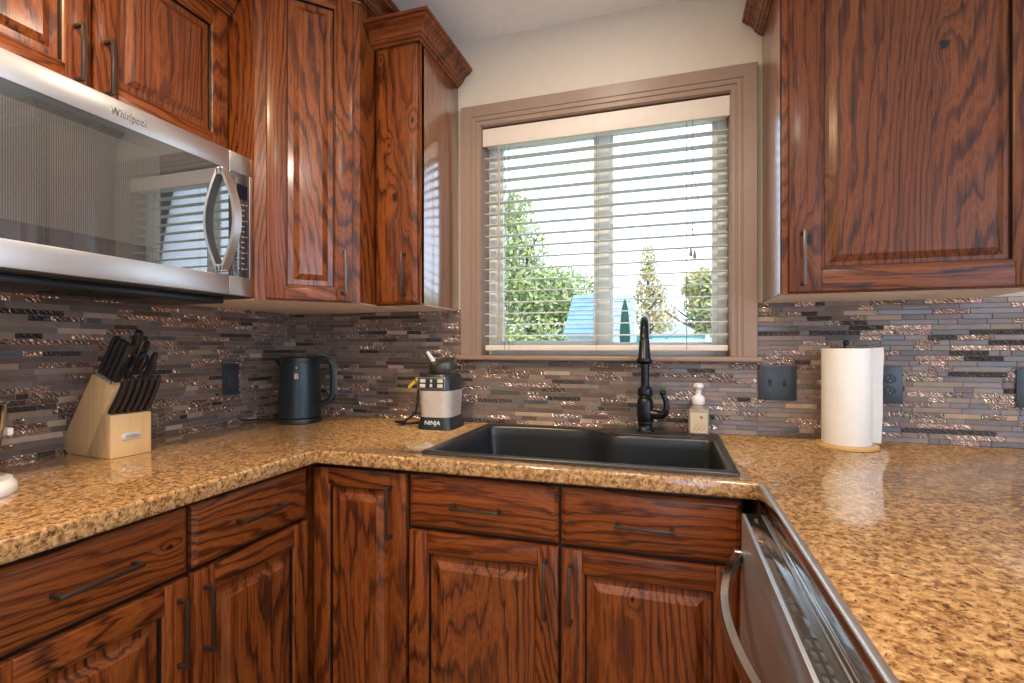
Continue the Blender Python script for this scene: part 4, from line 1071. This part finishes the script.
# ------------------------------------------------------------ garden outside the window
GZ = -.25
GR = plain('garden_lawn', (.17, .22, .10), .9, var=.4, scale=3)
struct(MB().box((-14, .3, GZ-.2), (14, 24, GZ)).build('ground', GR))
def leafmat(name, c):
    m, nt, b = newmat(name); g = N(nt, 'ShaderNodeNewGeometry'); r_ = N(nt, 'ShaderNodeValToRGB')
    r_.color_ramp.elements[0].color = (*[v*.55 for v in c], 1); r_.color_ramp.elements[1].color = (*[min(1, v*1.5) for v in c], 1)
    lk(nt, g.outputs['Random Per Island'], r_.inputs['Fac']); lk(nt, r_.outputs['Color'], b.inputs['Base Color']); setp(b, rough=.6); return m
BARK = plain('bark', (.16, .12, .09), .9)
def tree(label, x, y, h, blobs, n, leaf, mats, seed):
    """blobs: (dx, dy, z, rx, rz, weight) ellipsoids filled with leaves"""
    rnd = random.Random(seed)
    r = thing('garden_tree', label, 'tree', (x, y, GZ))
    mb = MB(); mb.tube([(0, 0, 0), (.03, 0, h*.35), (-.04, .03, h*.7), (0, 0, h*.97)], [.10, .08, .05, .01], 8)
    for i in range(12):
        z = h*(.25+.6*rnd.random()); a = rnd.random()*6.28; l = .35+.5*rnd.random()
        mb.tube([(0, 0, z), (math.cos(a)*l*.5, math.sin(a)*l*.5, z+.25*l), (math.cos(a)*l, math.sin(a)*l, z+.6*l)], [.03, .02, .006], 5)
    mb.build('trunk', BARK, r)
    mb = MB(); bm = mb.bm; ws = [b[5] for b in blobs]
    for i in range(n):
        b = rnd.choices(blobs, ws)[0]
        d = Vector((rnd.gauss(0, 1), rnd.gauss(0, 1), rnd.gauss(0, 1))).normalized()*rnd.random()**.45
        c = Vector((b[0]+d.x*b[3], b[1]+d.y*b[3], b[2]-GZ+d.z*b[4]))
        u = Vector((rnd.gauss(0, 1), rnd.gauss(0, 1), rnd.gauss(0, 1))).normalized(); w_ = u.orthogonal().normalized(); s = leaf*(.6+.8*rnd.random())
        vs = [bm.verts.new(c + p) for p in (-u*s, w_*s*.55, u*s, -w_*s*.55)]
        f_ = bm.faces.new(vs); f_.material_index = rnd.randrange(len(mats))
    mb.build('foliage', mats, r, 0)
    return r
G1, G2, G3, G4 = leafmat('leaf_green', (.32, .38, .13)), leafmat('leaf_yellow_green', (.54, .52, .18)), leafmat('leaf_rust', (.60, .40, .20)), leafmat('leaf_grey_green', (.38, .44, .26))
tree('large green tree seen through the left half of the window', -1.25, 8.4, 4.2,
     [(-.45, 0, 3.2, .95, .9, 2.2), (-.2, 0, 2.3, 1.3, .7, 3), (.55, 0, 2.35, .95, .6, 2), (.1, 0, 1.4, 1.5, .6, 3), (1.1, .2, 1.75, .7, .6, 1.4), (-.5, 0, 4.1, .6, .6, 1.0)], 13000, .055, [G1, G1, G4, G2], 5)
tree('slender rust-tinged tree behind the shed seen through the window', 1.15, 10.5, 3.6,
     [(.0, 0, 3.2, .22, .5, 1), (.05, 0, 2.5, .42, .45, 1.6), (.15, 0, 1.9, .55, .4, 2)], 1500, .055, [G3, G4, G3, G2], 6)
tree('green and russet tree seen through the right end of the window', 2.15, 7.2, 2.6,
     [(.1, 0, 2.30, .40, .28, 1), (.15, 0, 1.9, .46, .35, 1.6), (.2, 0, 1.45, .34, .25, .8), (-.10, 0, 2.2, .22, .15, .5)], 2600, .055, [G1, G2, G1, G3], 9)
sd = thing('garden_shed', 'garden shed with blue metal roof and white siding seen through the window', 'shed', (.55, 5.0, GZ))
BLUER = plain('blue_metal_roof', (.20, .33, .43), .4, var=.12, scale=6)
SIDING = plain('white_siding', (.55, .58, .60), .6)
mb = MB(); mb.box((-.28, .10, 0), (.31, .9, 1.62))
for i in range(23): mb.box((.31, -.02 if i % 2 else -.03, i*.095), (.60, .9, i*.095+.09))
mb.build('wall', SIDING, sd)
mb = MB(); mb.loft([[(-.33, .0, 1.62), (.31, .0, 1.62), (.31, .0, 1.66), (-.33, .0, 1.66)], [(-.35, .9, 2.24), (.31, .9, 2.24), (.31, .9, 2.29), (-.35, .9, 2.29)]], 0, True, True)
for i in range(9):
    t = i/9; mb.box((-.335, .1*t*9-.004, 1.662+t*.63), (.31, .1*t*9+.02, 1.672+t*.63))
mb.build('roof', BLUER, sd)
mb = MB()
for i in range(11): mb.box((.30+.0, -.05, 0), (.325, -.03, 2.2)) if i == 0 else None
mb.build('corner_board', SIDING, sd)
um = thing('patio_umbrella', 'closed dark green patio umbrella seen through the window behind the faucet', 'umbrella', (1.13, 4.3, GZ))
mb = MB(); mb.lathe([(.012, 1.45), (.045, 1.50), (.055, 1.58), (.048, 1.75), (.03, 1.95), (.010, 2.04), (0, 2.06)], (0, 0, 0), 16, shape=lambda a: 1+.18*math.cos(8*a)); mb.build('canopy', plain('dark_green_canvas', (.02, .085, .065), .8), um, 60)
mb = MB(); mb.lathe([(.22, 0), (.22, .06), (.04, .09), (.03, .10), (.025, 1.5), (0, 1.5)], (0, 0, 0), 16); mb.build('pole', plain('teal_metal', (.05, .28, .30), .4), um)
fn = thing('garden_fence', 'white panel fence with a teal top rail at the bottom of the window view', 'fence', (1.9, 5.6, GZ))
TEAL = plain('teal_rail', (.06, .30, .29), .45)
mb = MB(); mb.box((-.70, -.03, 1.605), (1.5, .03, 1.635)); mb.build('top_rail', TEAL, fn)
mb = MB(); mb.box((-.70, -.01, .05), (1.5, .01, 1.595))
mb.build('panel', plain('white_fence_panel', (.66, .66, .65), .6), fn)
mb = MB()
rnd = random.Random(4)
for i in range(30): xq, zq = -.66+i*.072, 1.47+.05*rnd.random(); mb.box((xq, -.016, zq), (xq+.012+.015*rnd.random(), -.01, zq+.012))
mb.build('panel_mark', plain('brown_marks', (.25, .20, .15), .7), fn)
for x in (-.68, .25, 1.48):
    mb = MB(); mb.box((x-.03, -.045, 0), (x+.03, -.031, 1.64)); mb.build('post', TEAL if x < 0 else plain('white_post', (.7, .7, .7), .6), fn)
hz = thing('neighbour_house', 'pale distant house roofline above the garden fence', 'house', (3.0, 16, GZ))
mb = MB(); mb.box((-2.8, 0, 0), (2.2, 4, 1.75)); mb.build('wall', plain('pale_house_wall', (.68, .68, .70), .7), hz)
mb = MB(); mb.prism([(-3.0, 1.7), (2.4, 1.7), (1.2, 2.25), (-1.8, 2.25)], 'y', -.2, 4.2); mb.build('roof', plain('pale_roof', (.60, .60, .62), .7), hz)
